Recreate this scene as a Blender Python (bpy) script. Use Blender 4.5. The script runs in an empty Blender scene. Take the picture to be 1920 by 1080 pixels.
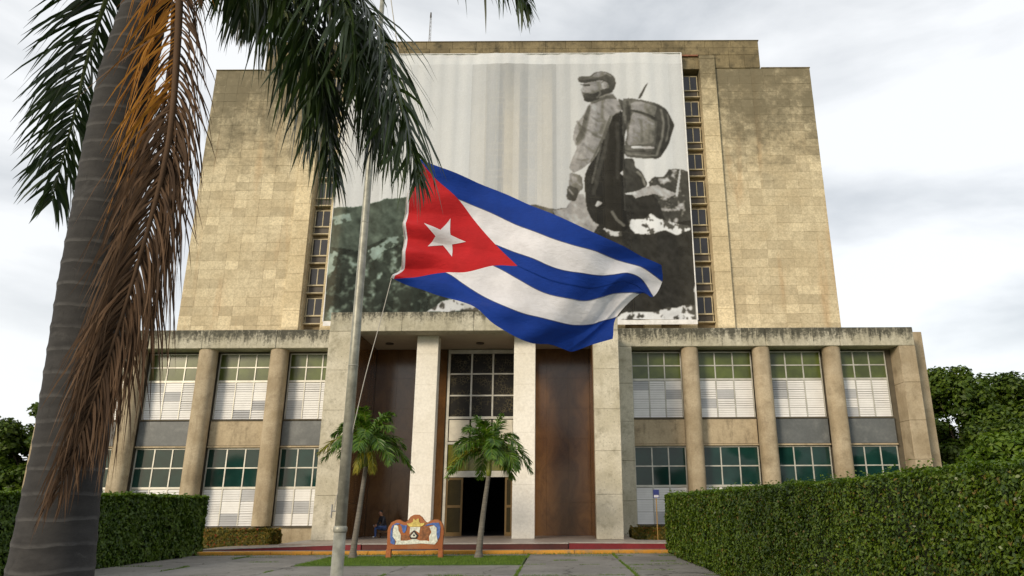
import bpy, bmesh, math, random
import numpy as np
from mathutils import Vector, Matrix

# ------------------------------------------------------------------ camera
scene = bpy.context.scene
COL = scene.collection
R = math.radians
cam_d = bpy.data.cameras.new('camera')
cam = bpy.data.objects.new('camera', cam_d)
COL.objects.link(cam)
cam_d.sensor_width = 36.0
cam_d.lens = 36.0 * 1341.8 / 1920.0
cam_d.shift_x = (960.0 - 1046.3) / 1920.0
cam_d.clip_start = 0.1
cam_d.clip_end = 5000.0
cam.matrix_world = Matrix.Translation((0, 0, 1.7)) @ Matrix.Rotation(R(90 + 16.913), 4, 'X') @ Matrix.Rotation(R(-0.259), 4, 'Z')
scene.camera = cam

# ------------------------------------------------------------------ sky and sun
SUN_EL, SUN_AZ = 18.0, 216.0          # azimuth clockwise from +Y: the sun stands behind the camera, a little to the left
world = bpy.data.worlds.new('World')
scene.world = world
world.use_nodes = True
wn, wl = world.node_tree.nodes, world.node_tree.links
wn.clear()
w_out = wn.new('ShaderNodeOutputWorld')
w_bg = wn.new('ShaderNodeBackground')
w_bg.inputs['Strength'].default_value = 0.10
sky = wn.new('ShaderNodeTexSky')
sky.sky_type = 'NISHITA'
sky.sun_disc = False
sky.sun_elevation = R(SUN_EL)
sky.sun_rotation = R(SUN_AZ)
sky.air_density = 1.0
sky.dust_density = 2.5
tc = wn.new('ShaderNodeTexCoord')
mp = wn.new('ShaderNodeMapping')
mp.inputs['Scale'].default_value = (1.0, 1.0, 2.6)
mp.inputs['Location'].default_value = (3.4, 0.2, 0.9)
nz = wn.new('ShaderNodeTexNoise')
nz.inputs['Scale'].default_value = 2.1
nz.inputs['Detail'].default_value = 7.0
nz.inputs['Roughness'].default_value = 0.52
nz.inputs['Distortion'].default_value = 0.35
rmp = wn.new('ShaderNodeValToRGB')
rmp.color_ramp.elements[0].position = 0.34
rmp.color_ramp.elements[0].color = (0.52, 0.545, 0.57, 1)
rmp.color_ramp.elements[1].position = 0.56
rmp.color_ramp.elements[1].color = (0.94, 0.95, 0.955, 1)
cmul = wn.new('ShaderNodeVectorMath'); cmul.operation = 'SCALE'
cmul.inputs['Scale'].default_value = 6.6
wmix = wn.new('ShaderNodeMix'); wmix.data_type = 'RGBA'
wmix.inputs['Factor'].default_value = 0.86
wl.new(tc.outputs['Generated'], mp.inputs['Vector'])
wl.new(mp.outputs['Vector'], nz.inputs['Vector'])
wl.new(nz.outputs['Fac'], rmp.inputs['Fac'])
wl.new(rmp.outputs['Color'], cmul.inputs[0])
wl.new(sky.outputs['Color'], wmix.inputs['A'])
wl.new(cmul.outputs['Vector'], wmix.inputs['B'])
wl.new(wmix.outputs['Result'], w_bg.inputs['Color'])
wl.new(w_bg.outputs['Background'], w_out.inputs['Surface'])

sun_d = bpy.data.lights.new('sun', 'SUN')
sun_d.energy = 1.5
sun_d.angle = R(14)
sun_d.color = (1.0, 0.85, 0.64)
sun = bpy.data.objects.new('sun', sun_d)
COL.objects.link(sun)
sdir = Vector((math.sin(R(SUN_AZ)) * math.cos(R(SUN_EL)), math.cos(R(SUN_AZ)) * math.cos(R(SUN_EL)), math.sin(R(SUN_EL))))
sun.rotation_euler = sdir.to_track_quat('Z', 'Y').to_euler()

vs = scene.view_settings
vs.view_transform = 'Standard'
vs.look = 'None'
vs.gamma = 1.0
vs.use_curve_mapping = False
vs.exposure = 0.82

# ------------------------------------------------------------------ helpers
def tag(o, label=None, cat=None, group=None, kind=None):
    if label: o['label'] = label
    if cat: o['category'] = cat
    if group: o['group'] = group
    if kind: o['kind'] = kind
    return o

def empty(name, loc=(0, 0, 0), rz=0.0, parent=None):
    o = bpy.data.objects.new(name, None)
    COL.objects.link(o)
    o.location = loc
    o.rotation_euler = (0, 0, rz)
    o.empty_display_size = 0.2
    if parent: o.parent = parent
    return o

def link(name, me, mat, parent=None, loc=None):
    o = bpy.data.objects.new(name, me)
    COL.objects.link(o)
    if mat is not None and len(me.materials) == 0:
        me.materials.append(mat)
    if parent: o.parent = parent
    if loc is not None: o.location = loc
    return o

class MB:
    """collects shapes and links them as ONE mesh object"""
    def __init__(s): s.v, s.f, s.m = [], [], []
    def add(s, vs_, fs_, mi=0):
        b = len(s.v)
        s.v += [tuple(v) for v in vs_]
        s.f += [tuple(i + b for i in f) for f in fs_]
        s.m += [mi] * len(fs_)
        return s
    def box(s, x0, x1, y0, y1, z0, z1, c=0.0, mi=0):
        if c <= 0:
            v = [(x, y, z) for z in (z0, z1) for y in (y0, y1) for x in (x0, x1)]
            f = [(0, 2, 3, 1), (4, 5, 7, 6), (0, 1, 5, 4), (2, 6, 7, 3), (0, 4, 6, 2), (1, 3, 7, 5)]
            return s.add(v, f, mi)
        # chamfered box: 24 verts
        X, Yv, Z = (x0, x1), (y0, y1), (z0, z1)
        idx, v = {}, []
        for i in (0, 1):
            for j in (0, 1):
                for k in (0, 1):
                    sx, sy, sz = (1, -1)[i], (1, -1)[j], (1, -1)[k]
                    for a in range(3):
                        p = [X[i] + sx * c, Yv[j] + sy * c, Z[k] + sz * c]
                        p[a] = (X[i], Yv[j], Z[k])[a]
                        idx[(i, j, k, a)] = len(v); v.append(tuple(p))
        f = []
        for i in (0, 1):
            q = [idx[(i, j, k, 0)] for j, k in ((0, 0), (1, 0), (1, 1), (0, 1))]; f.append(q if i else q[::-1])
            q = [idx[(j, i, k, 1)] for j, k in ((0, 0), (0, 1), (1, 1), (1, 0))]; f.append(q if i else q[::-1])
            q = [idx[(j, k, i, 2)] for j, k in ((0, 0), (1, 0), (1, 1), (0, 1))]; f.append(q if i else q[::-1])
        for i in (0, 1):
            for j in (0, 1):
                f.append([idx[(i, j, 0, 0)], idx[(i, j, 1, 0)], idx[(i, j, 1, 1)], idx[(i, j, 0, 1)]])
                f.append([idx[(i, 0, j, 0)], idx[(i, 1, j, 0)], idx[(i, 1, j, 2)], idx[(i, 0, j, 2)]])
                f.append([idx[(0, i, j, 1)], idx[(1, i, j, 1)], idx[(1, i, j, 2)], idx[(0, i, j, 2)]])
                for k in (0, 1):
                    f.append([idx[(i, j, k, a)] for a in range(3)])
        return s.add(v, f, mi)
    def tube(s, pts, rad, n=10, cap=True, mi=0, squash=None):
        pts = [Vector(p) for p in pts]
        if not hasattr(rad, '__len__'): rad = [rad] * len(pts)
        v, f, prev = [], [], None
        for i, p in enumerate(pts):
            t = (pts[min(i + 1, len(pts) - 1)] - pts[max(i - 1, 0)]).normalized()
            if prev is None:
                a = Vector((1, 0, 0)) if abs(t.x) < 0.8 else Vector((0, 1, 0))
                prev = (a - t * a.dot(t)).normalized()
            else:
                prev = (prev - t * prev.dot(t)).normalized()
            b = t.cross(prev)
            for k in range(n):
                an = 2 * math.pi * k / n
                v.append(p + (prev * math.cos(an) + b * math.sin(an)) * rad[i])
        for i in range(len(pts) - 1):
            for k in range(n):
                k2 = (k + 1) % n
                f.append((i * n + k, i * n + k2, (i + 1) * n + k2, (i + 1) * n + k))
        if cap:
            f.append(tuple(range(n))[::-1]); f.append(tuple((len(pts) - 1) * n + k for k in range(n)))
        return s.add(v, f, mi)
    def prism(s, poly, y0, y1, mi=0):
        """poly in x,z (counter-clockwise seen from -y), extruded from y0 to y1"""
        n = len(poly)
        v = [(x, y0, z) for x, z in poly] + [(x, y1, z) for x, z in poly]
        f = [tuple(range(n)), tuple(range(n, 2 * n))[::-1]]
        for i in range(n):
            j = (i + 1) % n
            f.append((i, i + n, j + n, j))
        return s.add(v, f, mi)
    def mesh(s, name, smooth=False):
        me = bpy.data.meshes.new(name)
        me.from_pydata(s.v, [], s.f)
        if any(s.m): me.polygons.foreach_set('material_index', s.m)
        if smooth: me.polygons.foreach_set('use_smooth', [True] * len(me.polygons))
        bm = bmesh.new(); bm.from_mesh(me)
        bmesh.ops.recalc_face_normals(bm, faces=bm.faces)
        bm.to_mesh(me); bm.free()
        me.update()
        return me
    def build(s, name, mat, parent=None, loc=None, smooth=False):
        me = s.mesh(name, smooth)
        if isinstance(mat, (list, tuple)):
            for m in mat: me.materials.append(m)
            mat = None
        return link(name, me, mat, parent, loc)

def box(name, mat, parent, x0, x1, y0, y1, z0, z1, c=0.0):
    return MB().box(x0, x1, y0, y1, z0, z1, c).build(name, mat, parent)

def np_mesh(name, V, F, mat, parent=None, smooth=False, loc=None):
    """V (n,3) float, F (m,4) int quads"""
    me = bpy.data.meshes.new(name)
    V = np.ascontiguousarray(V, dtype=np.float32); F = np.ascontiguousarray(F, dtype=np.int32)
    k = F.shape[1]
    me.vertices.add(len(V)); me.vertices.foreach_set('co', V.ravel())
    me.loops.add(F.size); me.loops.foreach_set('vertex_index', F.ravel())
    me.polygons.add(len(F)); me.polygons.foreach_set('loop_start', np.arange(0, F.size, k, dtype=np.int32))
    if smooth: me.polygons.foreach_set('use_smooth', np.ones(len(F), dtype=bool))
    me.update(calc_edges=True); me.validate()
    return link(name, me, mat, parent, loc)

def catmull(pts, n):
    P = [np.array(p, float) for p in pts]
    P = [2 * P[0] - P[1]] + P + [2 * P[-1] - P[-2]]
    out, m = [], len(P) - 3
    for q in range(n + 1):
        t = q / n * m; i = min(int(t), m - 1); t -= i
        a, b, c, d = P[i], P[i + 1], P[i + 2], P[i + 3]
        out.append(0.5 * ((2 * b) + (c - a) * t + (2 * a - 5 * b + 4 * c - d) * t * t + (3 * b - a - 3 * c + d) * t ** 3))
    return out

# ------------------------------------------------------------------ materials
def new_mat(name):
    m = bpy.data.materials.new(name); m.use_nodes = True
    n, l = m.node_tree.nodes, m.node_tree.links
    return m, n, l, n['Principled BSDF']

def mathn(n, l, op, a, b=None, clamp=False):
    q = n.new('ShaderNodeMath'); q.operation = op; q.use_clamp = clamp
    for i, x in enumerate((a, b)):
        if x is None: continue
        if isinstance(x, (int, float)): q.inputs[i].default_value = x
        else: l.new(x, q.inputs[i])
    return q.outputs[0]

def mixc(n, l, fac, a, b, blend='MIX'):
    q = n.new('ShaderNodeMix'); q.data_type = 'RGBA'; q.blend_type = blend
    if isinstance(fac, (int, float)): q.inputs['Factor'].default_value = fac
    else: l.new(fac, q.inputs['Factor'])
    for s_, x in (('A', a), ('B', b)):
        if isinstance(x, tuple): q.inputs[s_].default_value = (*x, 1)
        else: l.new(x, q.inputs[s_])
    return q.outputs['Result']

def noise(n, l, vec, scale, detail=5.0, rough=0.55, sc3=None, dist=0.0):
    if sc3 is not None:
        mpn = n.new('ShaderNodeMapping'); mpn.inputs['Scale'].default_value = sc3
        l.new(vec, mpn.inputs['Vector']); vec = mpn.outputs['Vector']
    q = n.new('ShaderNodeTexNoise')
    q.inputs['Scale'].default_value = scale; q.inputs['Detail'].default_value = detail
    q.inputs['Roughness'].default_value = rough; q.inputs['Distortion'].default_value = dist
    l.new(vec, q.inputs['Vector'])
    return q.outputs['Fac']

def ramp(n, l, x, lo, hi, a=0.0, b=1.0):
    q = n.new('ShaderNodeMapRange'); q.clamp = True; q.interpolation_type = 'SMOOTHSTEP'
    q.inputs['From Min'].default_value = lo; q.inputs['From Max'].default_value = hi
    q.inputs['To Min'].default_value = a; q.inputs['To Max'].default_value = b
    l.new(x, q.inputs['Value'])
    return q.outputs['Result']

def pos(n):
    return n.new('ShaderNodeNewGeometry').outputs['Position']

def sep(n, l, v):
    q = n.new('ShaderNodeSeparateXYZ'); l.new(v, q.inputs[0]); return q.outputs

def bump(n, l, bs, h, strength, dist):
    q = n.new('ShaderNodeBump'); q.inputs['Strength'].default_value = strength; q.inputs['Distance'].default_value = dist
    l.new(h, q.inputs['Height']); l.new(q.outputs['Normal'], bs.inputs['Normal'])

def stone(name, c1, c2, scale=1.5, rough=0.85, dark=None, dark_amt=0.0, streak=0.0, pits=0.0, top=None, blk=None, bmp=0.25, rust=0.0, thr=(0.58, 0.95), runs=False):
    """dark: stain colour; streak: vertical run stains; pits: small dark pores; top=(z0,z1): weathering that gathers at the top; blk=(x0,w,h,amount): tint per block"""
    m, n, l, bs = new_mat(name)
    P = pos(n)
    big = noise(n, l, P, scale * 0.35, 4)
    fine = noise(n, l, P, scale * 6, 6, 0.65)
    col = mixc(n, l, ramp(n, l, big, 0.35, 0.65), c1, c2)
    if blk:
        x0, w, h, amt = blk
        s3 = sep(n, l, P)
        ix = mathn(n, l, 'FLOOR', mathn(n, l, 'DIVIDE', mathn(n, l, 'SUBTRACT', s3[0], x0), w))
        iz = mathn(n, l, 'FLOOR', mathn(n, l, 'DIVIDE', s3[2], h))
        cb = n.new('ShaderNodeCombineXYZ'); l.new(ix, cb.inputs[0]); l.new(iz, cb.inputs[1])
        wn_ = n.new('ShaderNodeTexWhiteNoise'); wn_.noise_dimensions = '2D'; l.new(cb.outputs[0], wn_.inputs['Vector'])
        r = wn_.outputs['Value']
        col = mixc(n, l, ramp(n, l, r, 0.0, 0.45, amt, 0.0), col, tuple(a * 0.66 for a in c2))
        col = mixc(n, l, ramp(n, l, r, 0.78, 1.0, 0.0, amt * 1.1), col, tuple(min(1, a * 1.3) for a in c1))
    col = mixc(n, l, ramp(n, l, fine, 0.3, 0.7, 0.35, 0.0), col, tuple(a * 0.6 for a in c2))
    if rust:
        rn = noise(n, l, P, 1.0, 4, 0.5, (0.9, 0.9, 0.10))
        col = mixc(n, l, ramp(n, l, rn, 0.55, 0.75, 0.0, rust), col, (0.42, 0.22, 0.08))
    if dark and top:
        z = sep(n, l, P)[2]
        g = ramp(n, l, z, top[0], top[1])
        a = noise(n, l, P, 0.55, 6, 0.62) if not runs else noise(n, l, P, 1.0, 6, 0.66, (4.5, 4.5, 0.7), 0.5)
        b = noise(n, l, P, 2.6 if not runs else 9.0, 6, 0.7)
        mk = mathn(n, l, 'ADD', mathn(n, l, 'MULTIPLY', a, 0.55), mathn(n, l, 'MULTIPLY', b, 0.45))
        mk = mathn(n, l, 'ADD', mk, mathn(n, l, 'MULTIPLY', g, 0.46 if not runs else 0.24))
        col = mixc(n, l, ramp(n, l, mk, thr[0], thr[1], 0.0, dark_amt), col, dark)
    elif dark and dark_amt:
        a = noise(n, l, P, 1.6, 7, 0.68)
        col = mixc(n, l, ramp(n, l, a, 0.48, 0.72, 0.0, dark_amt), col, dark)
    if top:
        md = noise(n, l, P, 3.6, 7, 0.75)
        col = mixc(n, l, ramp(n, l, md, 0.36, 0.60, 0.32, 0.0), col, tuple(q * 0.42 for q in c2))
    if streak:
        st = noise(n, l, P, 1.0, 5, 0.6, (2.6, 2.6, 0.22), 0.4)
        s2 = noise(n, l, P, 7.0, 5, 0.7, (1, 1, 0.45))
        mk = mathn(n, l, 'ADD', mathn(n, l, 'MULTIPLY', st, 0.6), mathn(n, l, 'MULTIPLY', s2, 0.4))
        col = mixc(n, l, ramp(n, l, mk, 0.50, 0.66, 0.0, streak), col, dark or (0.06, 0.06, 0.045))
    if pits:
        vo = noise(n, l, P, 16, 3, 0.6)
        col = mixc(n, l, ramp(n, l, vo, 0.60, 0.72, 0.0, pits), col, tuple(a * 0.25 for a in c2))
        bump(n, l, bs, vo, bmp, -0.02)
    else:
        bump(n, l, bs, fine, bmp, 0.01)
    l.new(col, bs.inputs['Base Color'])
    bs.inputs['Roughness'].default_value = rough
    bs.inputs['Specular IOR Level'].default_value = 0.3
    return m

def plain(name, c, rough=0.5, metal=0.0, var=0.12, scale=3.0, spec=0.5, ior=None, bmp=0.0):
    m, n, l, bs = new_mat(name)
    P = pos(n)
    f = noise(n, l, P, scale, 5, 0.6)
    col = mixc(n, l, ramp(n, l, f, 0.3, 0.7), tuple(a * (1 - var) for a in c), tuple(min(1, a * (1 + var)) for a in c))
    l.new(col, bs.inputs['Base Color'])
    bs.inputs['Roughness'].default_value = rough; bs.inputs['Metallic'].default_value = metal
    bs.inputs['Specular IOR Level'].default_value = spec
    if ior: bs.inputs['IOR'].default_value = ior
    if bmp: bump(n, l, bs, f, bmp, 0.01)
    return m

def leafm(name, c1, c2, trans=0.25, rough=0.45, scale=1.2, spec=0.4, tip=None):
    m, n, l, bs = new_mat(name)
    g = n.new('ShaderNodeNewGeometry')
    f = noise(n, l, g.outputs['Position'], scale, 3, 0.5)
    r = mathn(n, l, 'ADD', mathn(n, l, 'MULTIPLY', f, 0.6), mathn(n, l, 'MULTIPLY', g.outputs['Random Per Island'], 0.5))
    col = mixc(n, l, ramp(n, l, r, 0.25, 0.85), c1, c2)
    if tip:
        col = mixc(n, l, ramp(n, l, g.outputs['Random Per Island'], 0.93, 0.97), col, tip)
    l.new(col, bs.inputs['Base Color'])
    bs.inputs['Roughness'].default_value = rough; bs.inputs['Specular IOR Level'].default_value = spec
    tr = n.new('ShaderNodeBsdfTranslucent'); l.new(col, tr.inputs['Color'])
    mx = n.new('ShaderNodeMixShader'); mx.inputs[0].default_value = trans
    l.new(bs.outputs[0], mx.inputs[1]); l.new(tr.outputs[0], mx.inputs[2])
    l.new(mx.outputs[0], n['Material Output'].inputs['Surface'])
    return m

M = {}
BLX0, BLW, BLH = 13.70, 1.031, 0.76
M['tower'] = stone('tower_limestone', (0.64, 0.56, 0.39), (0.54, 0.455, 0.30), 1.2, 0.88, (0.100, 0.088, 0.055), 0.85, top=(20.0, 38.4), thr=(0.62, 0.98), blk=(BLX0, BLW, BLH, 0.46), rust=0.34)
M['pier'] = stone('tower_pier_limestone', (0.72, 0.62, 0.42), (0.60, 0.50, 0.32), 1.2, 0.88, (0.10, 0.085, 0.05), 0.88, top=(28.0, 39.4), thr=(0.62, 1.0), blk=(0.0, 40.0, 1.5, 0.32), rust=0.2)
M['tower_top'] = stone('tower_parapet_stone', (0.26, 0.21, 0.12), (0.16, 0.13, 0.075), 1.6, 0.9, (0.040, 0.036, 0.024), 0.8, streak=0.4)
M['beam'] = stone('wing_beam_stone', (0.56, 0.53, 0.43), (0.44, 0.41, 0.31), 1.6, 0.9, (0.035, 0.036, 0.028), 0.93, streak=0.35, top=(9.4, 10.55), thr=(0.56, 0.76), runs=True)
M['column'] = stone('wing_column_stone', (0.48, 0.40, 0.285), (0.35, 0.28, 0.185), 2.2, 0.85, (0.15, 0.115, 0.07), 0.5, streak=0.35, blk=(0.0, 60.0, 1.62, 0.16))
M['pillar'] = stone('portico_pillar_stone', (0.64, 0.60, 0.49), (0.50, 0.46, 0.35), 1.6, 0.9, (0.19, 0.17, 0.11), 0.6, pits=0.8, streak=0.25, bmp=0.7)
M['front_column'] = stone('portico_column_stone', (0.86, 0.83, 0.76), (0.78, 0.745, 0.66), 1.4, 0.7, (0.42, 0.37, 0.28), 0.22, pits=0.06, bmp=0.15)
M['spandrel'] = stone('beige_spandrel_stone', (0.50, 0.41, 0.28), (0.42, 0.34, 0.23), 1.7, 0.85, (0.09, 0.07, 0.04), 0.5, streak=0.45)
M['slate'] = stone('grey_marble', (0.155, 0.165, 0.17), (0.115, 0.125, 0.13), 1.2, 0.4, (0.30, 0.31, 0.31), 0.3, bmp=0.03)
M['soffit'] = plain('painted_soffit', (0.42, 0.36, 0.28), 0.8, var=0.1, scale=0.8)
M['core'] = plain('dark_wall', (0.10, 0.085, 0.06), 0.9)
M['roofing'] = plain('roof_felt', (0.20, 0.19, 0.17), 0.9)
M['alu'] = plain('aluminium_frame', (0.50, 0.49, 0.44), 0.45, 0.3, 0.15, 2.0)
M['tframe'] = plain('tower_window_frame', (0.44, 0.38, 0.25), 0.6, 0.0, 0.2, 2.0)
M['tpanel'] = plain('dark_window_panel', (0.055, 0.045, 0.035), 0.6)
M['tglass'] = plain('dark_glass', (0.018, 0.018, 0.022), 0.12, 0.0, 0.3, 1.0, 0.5)
M['glass_hi'] = plain('green_glass_upper', (0.075, 0.098, 0.020), 0.22, 0.0, 0.35, 0.9, 0.5)
M['glass_lo'] = plain('green_glass_lower', (0.008, 0.036, 0.031), 0.05, 0.0, 0.25, 0.9, 0.5, 1.5)
M['louvre'] = plain('white_louvre', (0.74, 0.74, 0.74), 0.5, 0.0, 0.06, 1.3)
M['louvre_grey'] = plain('grey_louvre', (0.44, 0.45, 0.47), 0.5, 0.0, 0.08, 1.3)
M['stained'] = plain('lattice_glass', (0.03, 0.028, 0.02), 0.3)
M['white_panel'] = plain('white_panel', (0.62, 0.59, 0.50), 0.6, var=0.1, scale=4)
M['gold'] = plain('bronze_door_frame', (0.115, 0.070, 0.020), 0.5, 0.2)
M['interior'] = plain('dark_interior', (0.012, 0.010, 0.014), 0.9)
M['antenna'] = plain('galvanised_steel', (0.30, 0.30, 0.30), 0.5, 0.5)

def marble():
    m, n, l, bs = new_mat('polished_brown_marble')
    P = pos(n)
    a = noise(n, l, P, 1.3, 7, 0.65, (1, 1, 0.5), 1.2)
    b = noise(n, l, P, 14, 4, 0.6)
    col = mixc(n, l, ramp(n, l, a, 0.3, 0.7), (0.075, 0.034, 0.012), (0.140, 0.068, 0.024))
    col = mixc(n, l, ramp(n, l, b, 0.4, 0.8, 0.0, 0.4), col, (0.15, 0.080, 0.034))
    l.new(col, bs.inputs['Base Color'])
    bs.inputs['Roughness'].default_value = 0.16
    bs.inputs['IOR'].default_value = 1.55
    return m
M['marble'] = marble()

def lattice():
    """decorated grille glass: fine golden lattice on dark glass"""
    m, n, l, bs = new_mat('patterned_lattice_glass')
    P = pos(n)
    v = n.new('ShaderNodeTexVoronoi'); v.feature = 'DISTANCE_TO_EDGE'; v.inputs['Scale'].default_value = 7.0
    l.new(P, v.inputs['Vector'])
    a = noise(n, l, P, 1.6, 3)
    k = mathn(n, l, 'MULTIPLY', ramp(n, l, v.outputs['Distance'], 0.03, 0.10, 1.0, 0.0), ramp(n, l, a, 0.42, 0.6))
    l.new(mixc(n, l, k, (0.010, 0.009, 0.008), (0.085, 0.072, 0.038)), bs.inputs['Base Color'])
    bs.inputs['Roughness'].default_value = 0.45
    bs.inputs['Specular IOR Level'].default_value = 0.2
    return m
M['lattice'] = lattice()

def concrete(name, c1, c2, joints=True, moss=0.5):
    m, n, l, bs = new_mat(name)
    P = pos(n)
    a = noise(n, l, P, 0.45, 6, 0.6)
    b = noise(n, l, P, 9.0, 6, 0.7)
    c = noise(n, l, P, 1.7, 6, 0.66, None, 0.8)
    col = mixc(n, l, ramp(n, l, a, 0.3, 0.7), c1, c2)
    col = mixc(n, l, ramp(n, l, b, 0.3, 0.75, 0.5, 0.0), col, tuple(q * 0.6 for q in c2))
    col = mixc(n, l, ramp(n, l, c, 0.56, 0.68, 0.0, 0.65), col, (0.07, 0.065, 0.05))
    vo = n.new('ShaderNodeTexVoronoi'); vo.feature = 'DISTANCE_TO_EDGE'; vo.inputs['Scale'].default_value = 0.34
    wv = n.new('ShaderNodeVectorMath'); wv.operation = 'ADD'
    nc = n.new('ShaderNodeTexNoise'); nc.inputs['Scale'].default_value = 1.4; nc.inputs['Detail'].default_value = 5.0; l.new(P, nc.inputs['Vector'])
    l.new(P, wv.inputs[0]); l.new(nc.outputs['Color'], wv.inputs[1]); l.new(wv.outputs[0], vo.inputs['Vector'])
    ck = mathn(n, l, 'MULTIPLY', ramp(n, l, vo.outputs['Distance'], 0.004, 0.014, 0.9, 0.0), ramp(n, l, a, 0.42, 0.52))
    col = mixc(n, l, ck, col, (0.035, 0.035, 0.025))
    l.new(col, bs.inputs['Base Color'])
    bs.inputs['Roughness'].default_value = 0.85
    bump(n, l, bs, b, 0.4, 0.01)
    return m
M['concrete'] = concrete('weathered_concrete', (0.26, 0.25, 0.23), (0.16, 0.152, 0.14))
M['floor'] = plain('terrazzo_floor', (0.30, 0.25, 0.21), 0.4, var=0.15)
M['red'] = stone('red_painted_step', (0.22, 0.022, 0.028), (0.16, 0.014, 0.02), 1.5, 0.55, (0.05, 0.02, 0.02), 0.45, bmp=0.1)
M['darkred'] = stone('dark_red_step', (0.10, 0.026, 0.02), (0.07, 0.02, 0.018), 1.5, 0.55, (0.04, 0.02, 0.02), 0.45, bmp=0.1)
M['edge'] = plain('step_edging', (0.34, 0.31, 0.28), 0.7, var=0.2)
M['yellow'] = stone('yellow_kerb_paint', (0.62, 0.30, 0.045), (0.50, 0.23, 0.03), 2.0, 0.7, (0.20, 0.17, 0.13), 0.75, bmp=0.2)
M['soil'] = plain('soil', (0.06, 0.045, 0.03), 0.95, var=0.3)
M['turf'] = plain('turf_ground', (0.055, 0.10, 0.018), 0.95, var=0.3)
M['grass'] = leafm('grass_blades', (0.075, 0.15, 0.014), (0.15, 0.24, 0.025), 0.3, 0.6)
M['hedge'] = leafm('hedge_leaf', (0.024, 0.056, 0.003), (0.125, 0.195, 0.010), 0.30, 0.38, 2.4, 0.5, (0.16, 0.115, 0.02))
M['hedge_far'] = leafm('hedge_leaf_far', (0.026, 0.062, 0.004), (0.095, 0.160, 0.010), 0.28, 0.45, 1.2, 0.4, None)
M['hedge_top'] = leafm('hedge_lit_top', (0.050, 0.105, 0.005), (0.150, 0.235, 0.014), 0.35, 0.4, 1.6, 0.45)  # young top leaves, with the lit hedge top painted into their lighter green
M['hedge_gold'] = leafm('variegated_leaf', (0.05, 0.075, 0.012), (0.24, 0.16, 0.02), 0.2, 0.5, 2.2, 0.3, (0.28, 0.05, 0.02))
M['twig'] = plain('twig_core', (0.018, 0.024, 0.008), 0.95, var=0.3)
M['tree_dark'] = leafm('tree_leaf_dark', (0.034, 0.072, 0.005), (0.100, 0.155, 0.012), 0.30, 0.5, 0.35)
M['tree_mid'] = leafm('tree_leaf_mid', (0.060, 0.120, 0.007), (0.140, 0.220, 0.016), 0.32, 0.5, 0.5)
M['bark'] = plain('bark', (0.09, 0.07, 0.05), 0.9, var=0.3)
M['palm_leaf'] = leafm('royal_palm_leaflet', (0.014, 0.032, 0.006), (0.034, 0.060, 0.011), 0.20, 0.38, 1.5, 0.5)
M['palm_rib'] = plain('palm_rib', (0.10, 0.13, 0.035), 0.5)
M['dead_leaf'] = leafm('dead_palm_leaflet', (0.060, 0.036, 0.022), (0.15, 0.090, 0.052), 0.25, 0.75, 1.8, 0.2)
M['amber_leaf'] = leafm('amber_palm_leaflet', (0.20, 0.075, 0.006), (0.40, 0.175, 0.014), 0.30, 0.6, 1.5, 0.25)
M['small_palm_leaf'] = leafm('small_palm_leaflet', (0.030, 0.090, 0.005), (0.110, 0.205, 0.010), 0.3, 0.4, 1.5, 0.5)
M['small_palm_old'] = leafm('small_palm_old_leaflet', (0.14, 0.17, 0.012), (0.30, 0.26, 0.02), 0.3, 0.5, 1.5, 0.3)
M['shaft'] = plain('green_crownshaft', (0.17, 0.20, 0.03), 0.45, var=0.25)

def palm_trunk_mat(name, c1, c2, ring, period):
    m, n, l, bs = new_mat(name)
    P = pos(n)
    s3 = sep(n, l, P)
    wob = noise(n, l, P, 2.0, 4)
    z = mathn(n, l, 'ADD', s3[2], mathn(n, l, 'MULTIPLY', wob, period * 0.45))
    ph = mathn(n, l, 'FRACT', mathn(n, l, 'DIVIDE', z, period))
    a = noise(n, l, P, 5.0, 7, 0.7, (1, 1, 2.2))
    b = noise(n, l, P, 1.3, 4)
    col = mixc(n, l, ramp(n, l, a, 0.3, 0.72), c1, c2)
    col = mixc(n, l, ramp(n, l, b, 0.35, 0.7, 0.0, 0.4), col, tuple(q * 0.5 for q in c1))
    col = mixc(n, l, mathn(n, l, 'MULTIPLY', ramp(n, l, ph, 0.06, 0.20, 0.8, 0.0), ramp(n, l, a, 0.35, 0.6, 0.25, 1.0)), col, ring)
    crk = noise(n, l, P, 1.0, 5, 0.7, (30, 30, 5.0))
    col = mixc(n, l, ramp(n, l, crk, 0.58, 0.70, 0.0, 0.45), col, tuple(q * 0.35 for q in c1))
    lich = noise(n, l, P, 3.2, 6, 0.7, None, 0.6)
    col = mixc(n, l, ramp(n, l, lich, 0.62, 0.72, 0.0, 0.4), col, tuple(q * 1.15 for q in ring))
    l.new(col, bs.inputs['Base Color'])
    bs.inputs['Roughness'].default_value = 0.9
    h = mathn(n, l, 'ADD', mathn(n, l, 'MULTIPLY', ramp(n, l, ph, 0.0, 0.2, 1.0, 0.0), 0.7), a)
    bump(n, l, bs, h, 0.5, 0.012)
    return m
M['royal_trunk'] = palm_trunk_mat('royal_palm_bark', (0.021, 0.020, 0.020), (0.042, 0.040, 0.039), (0.068, 0.066, 0.064), 0.165)
M['small_trunk'] = palm_trunk_mat('small_palm_bark', (0.12, 0.11, 0.092), (0.20, 0.182, 0.155), (0.07, 0.062, 0.05), 0.12)

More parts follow.
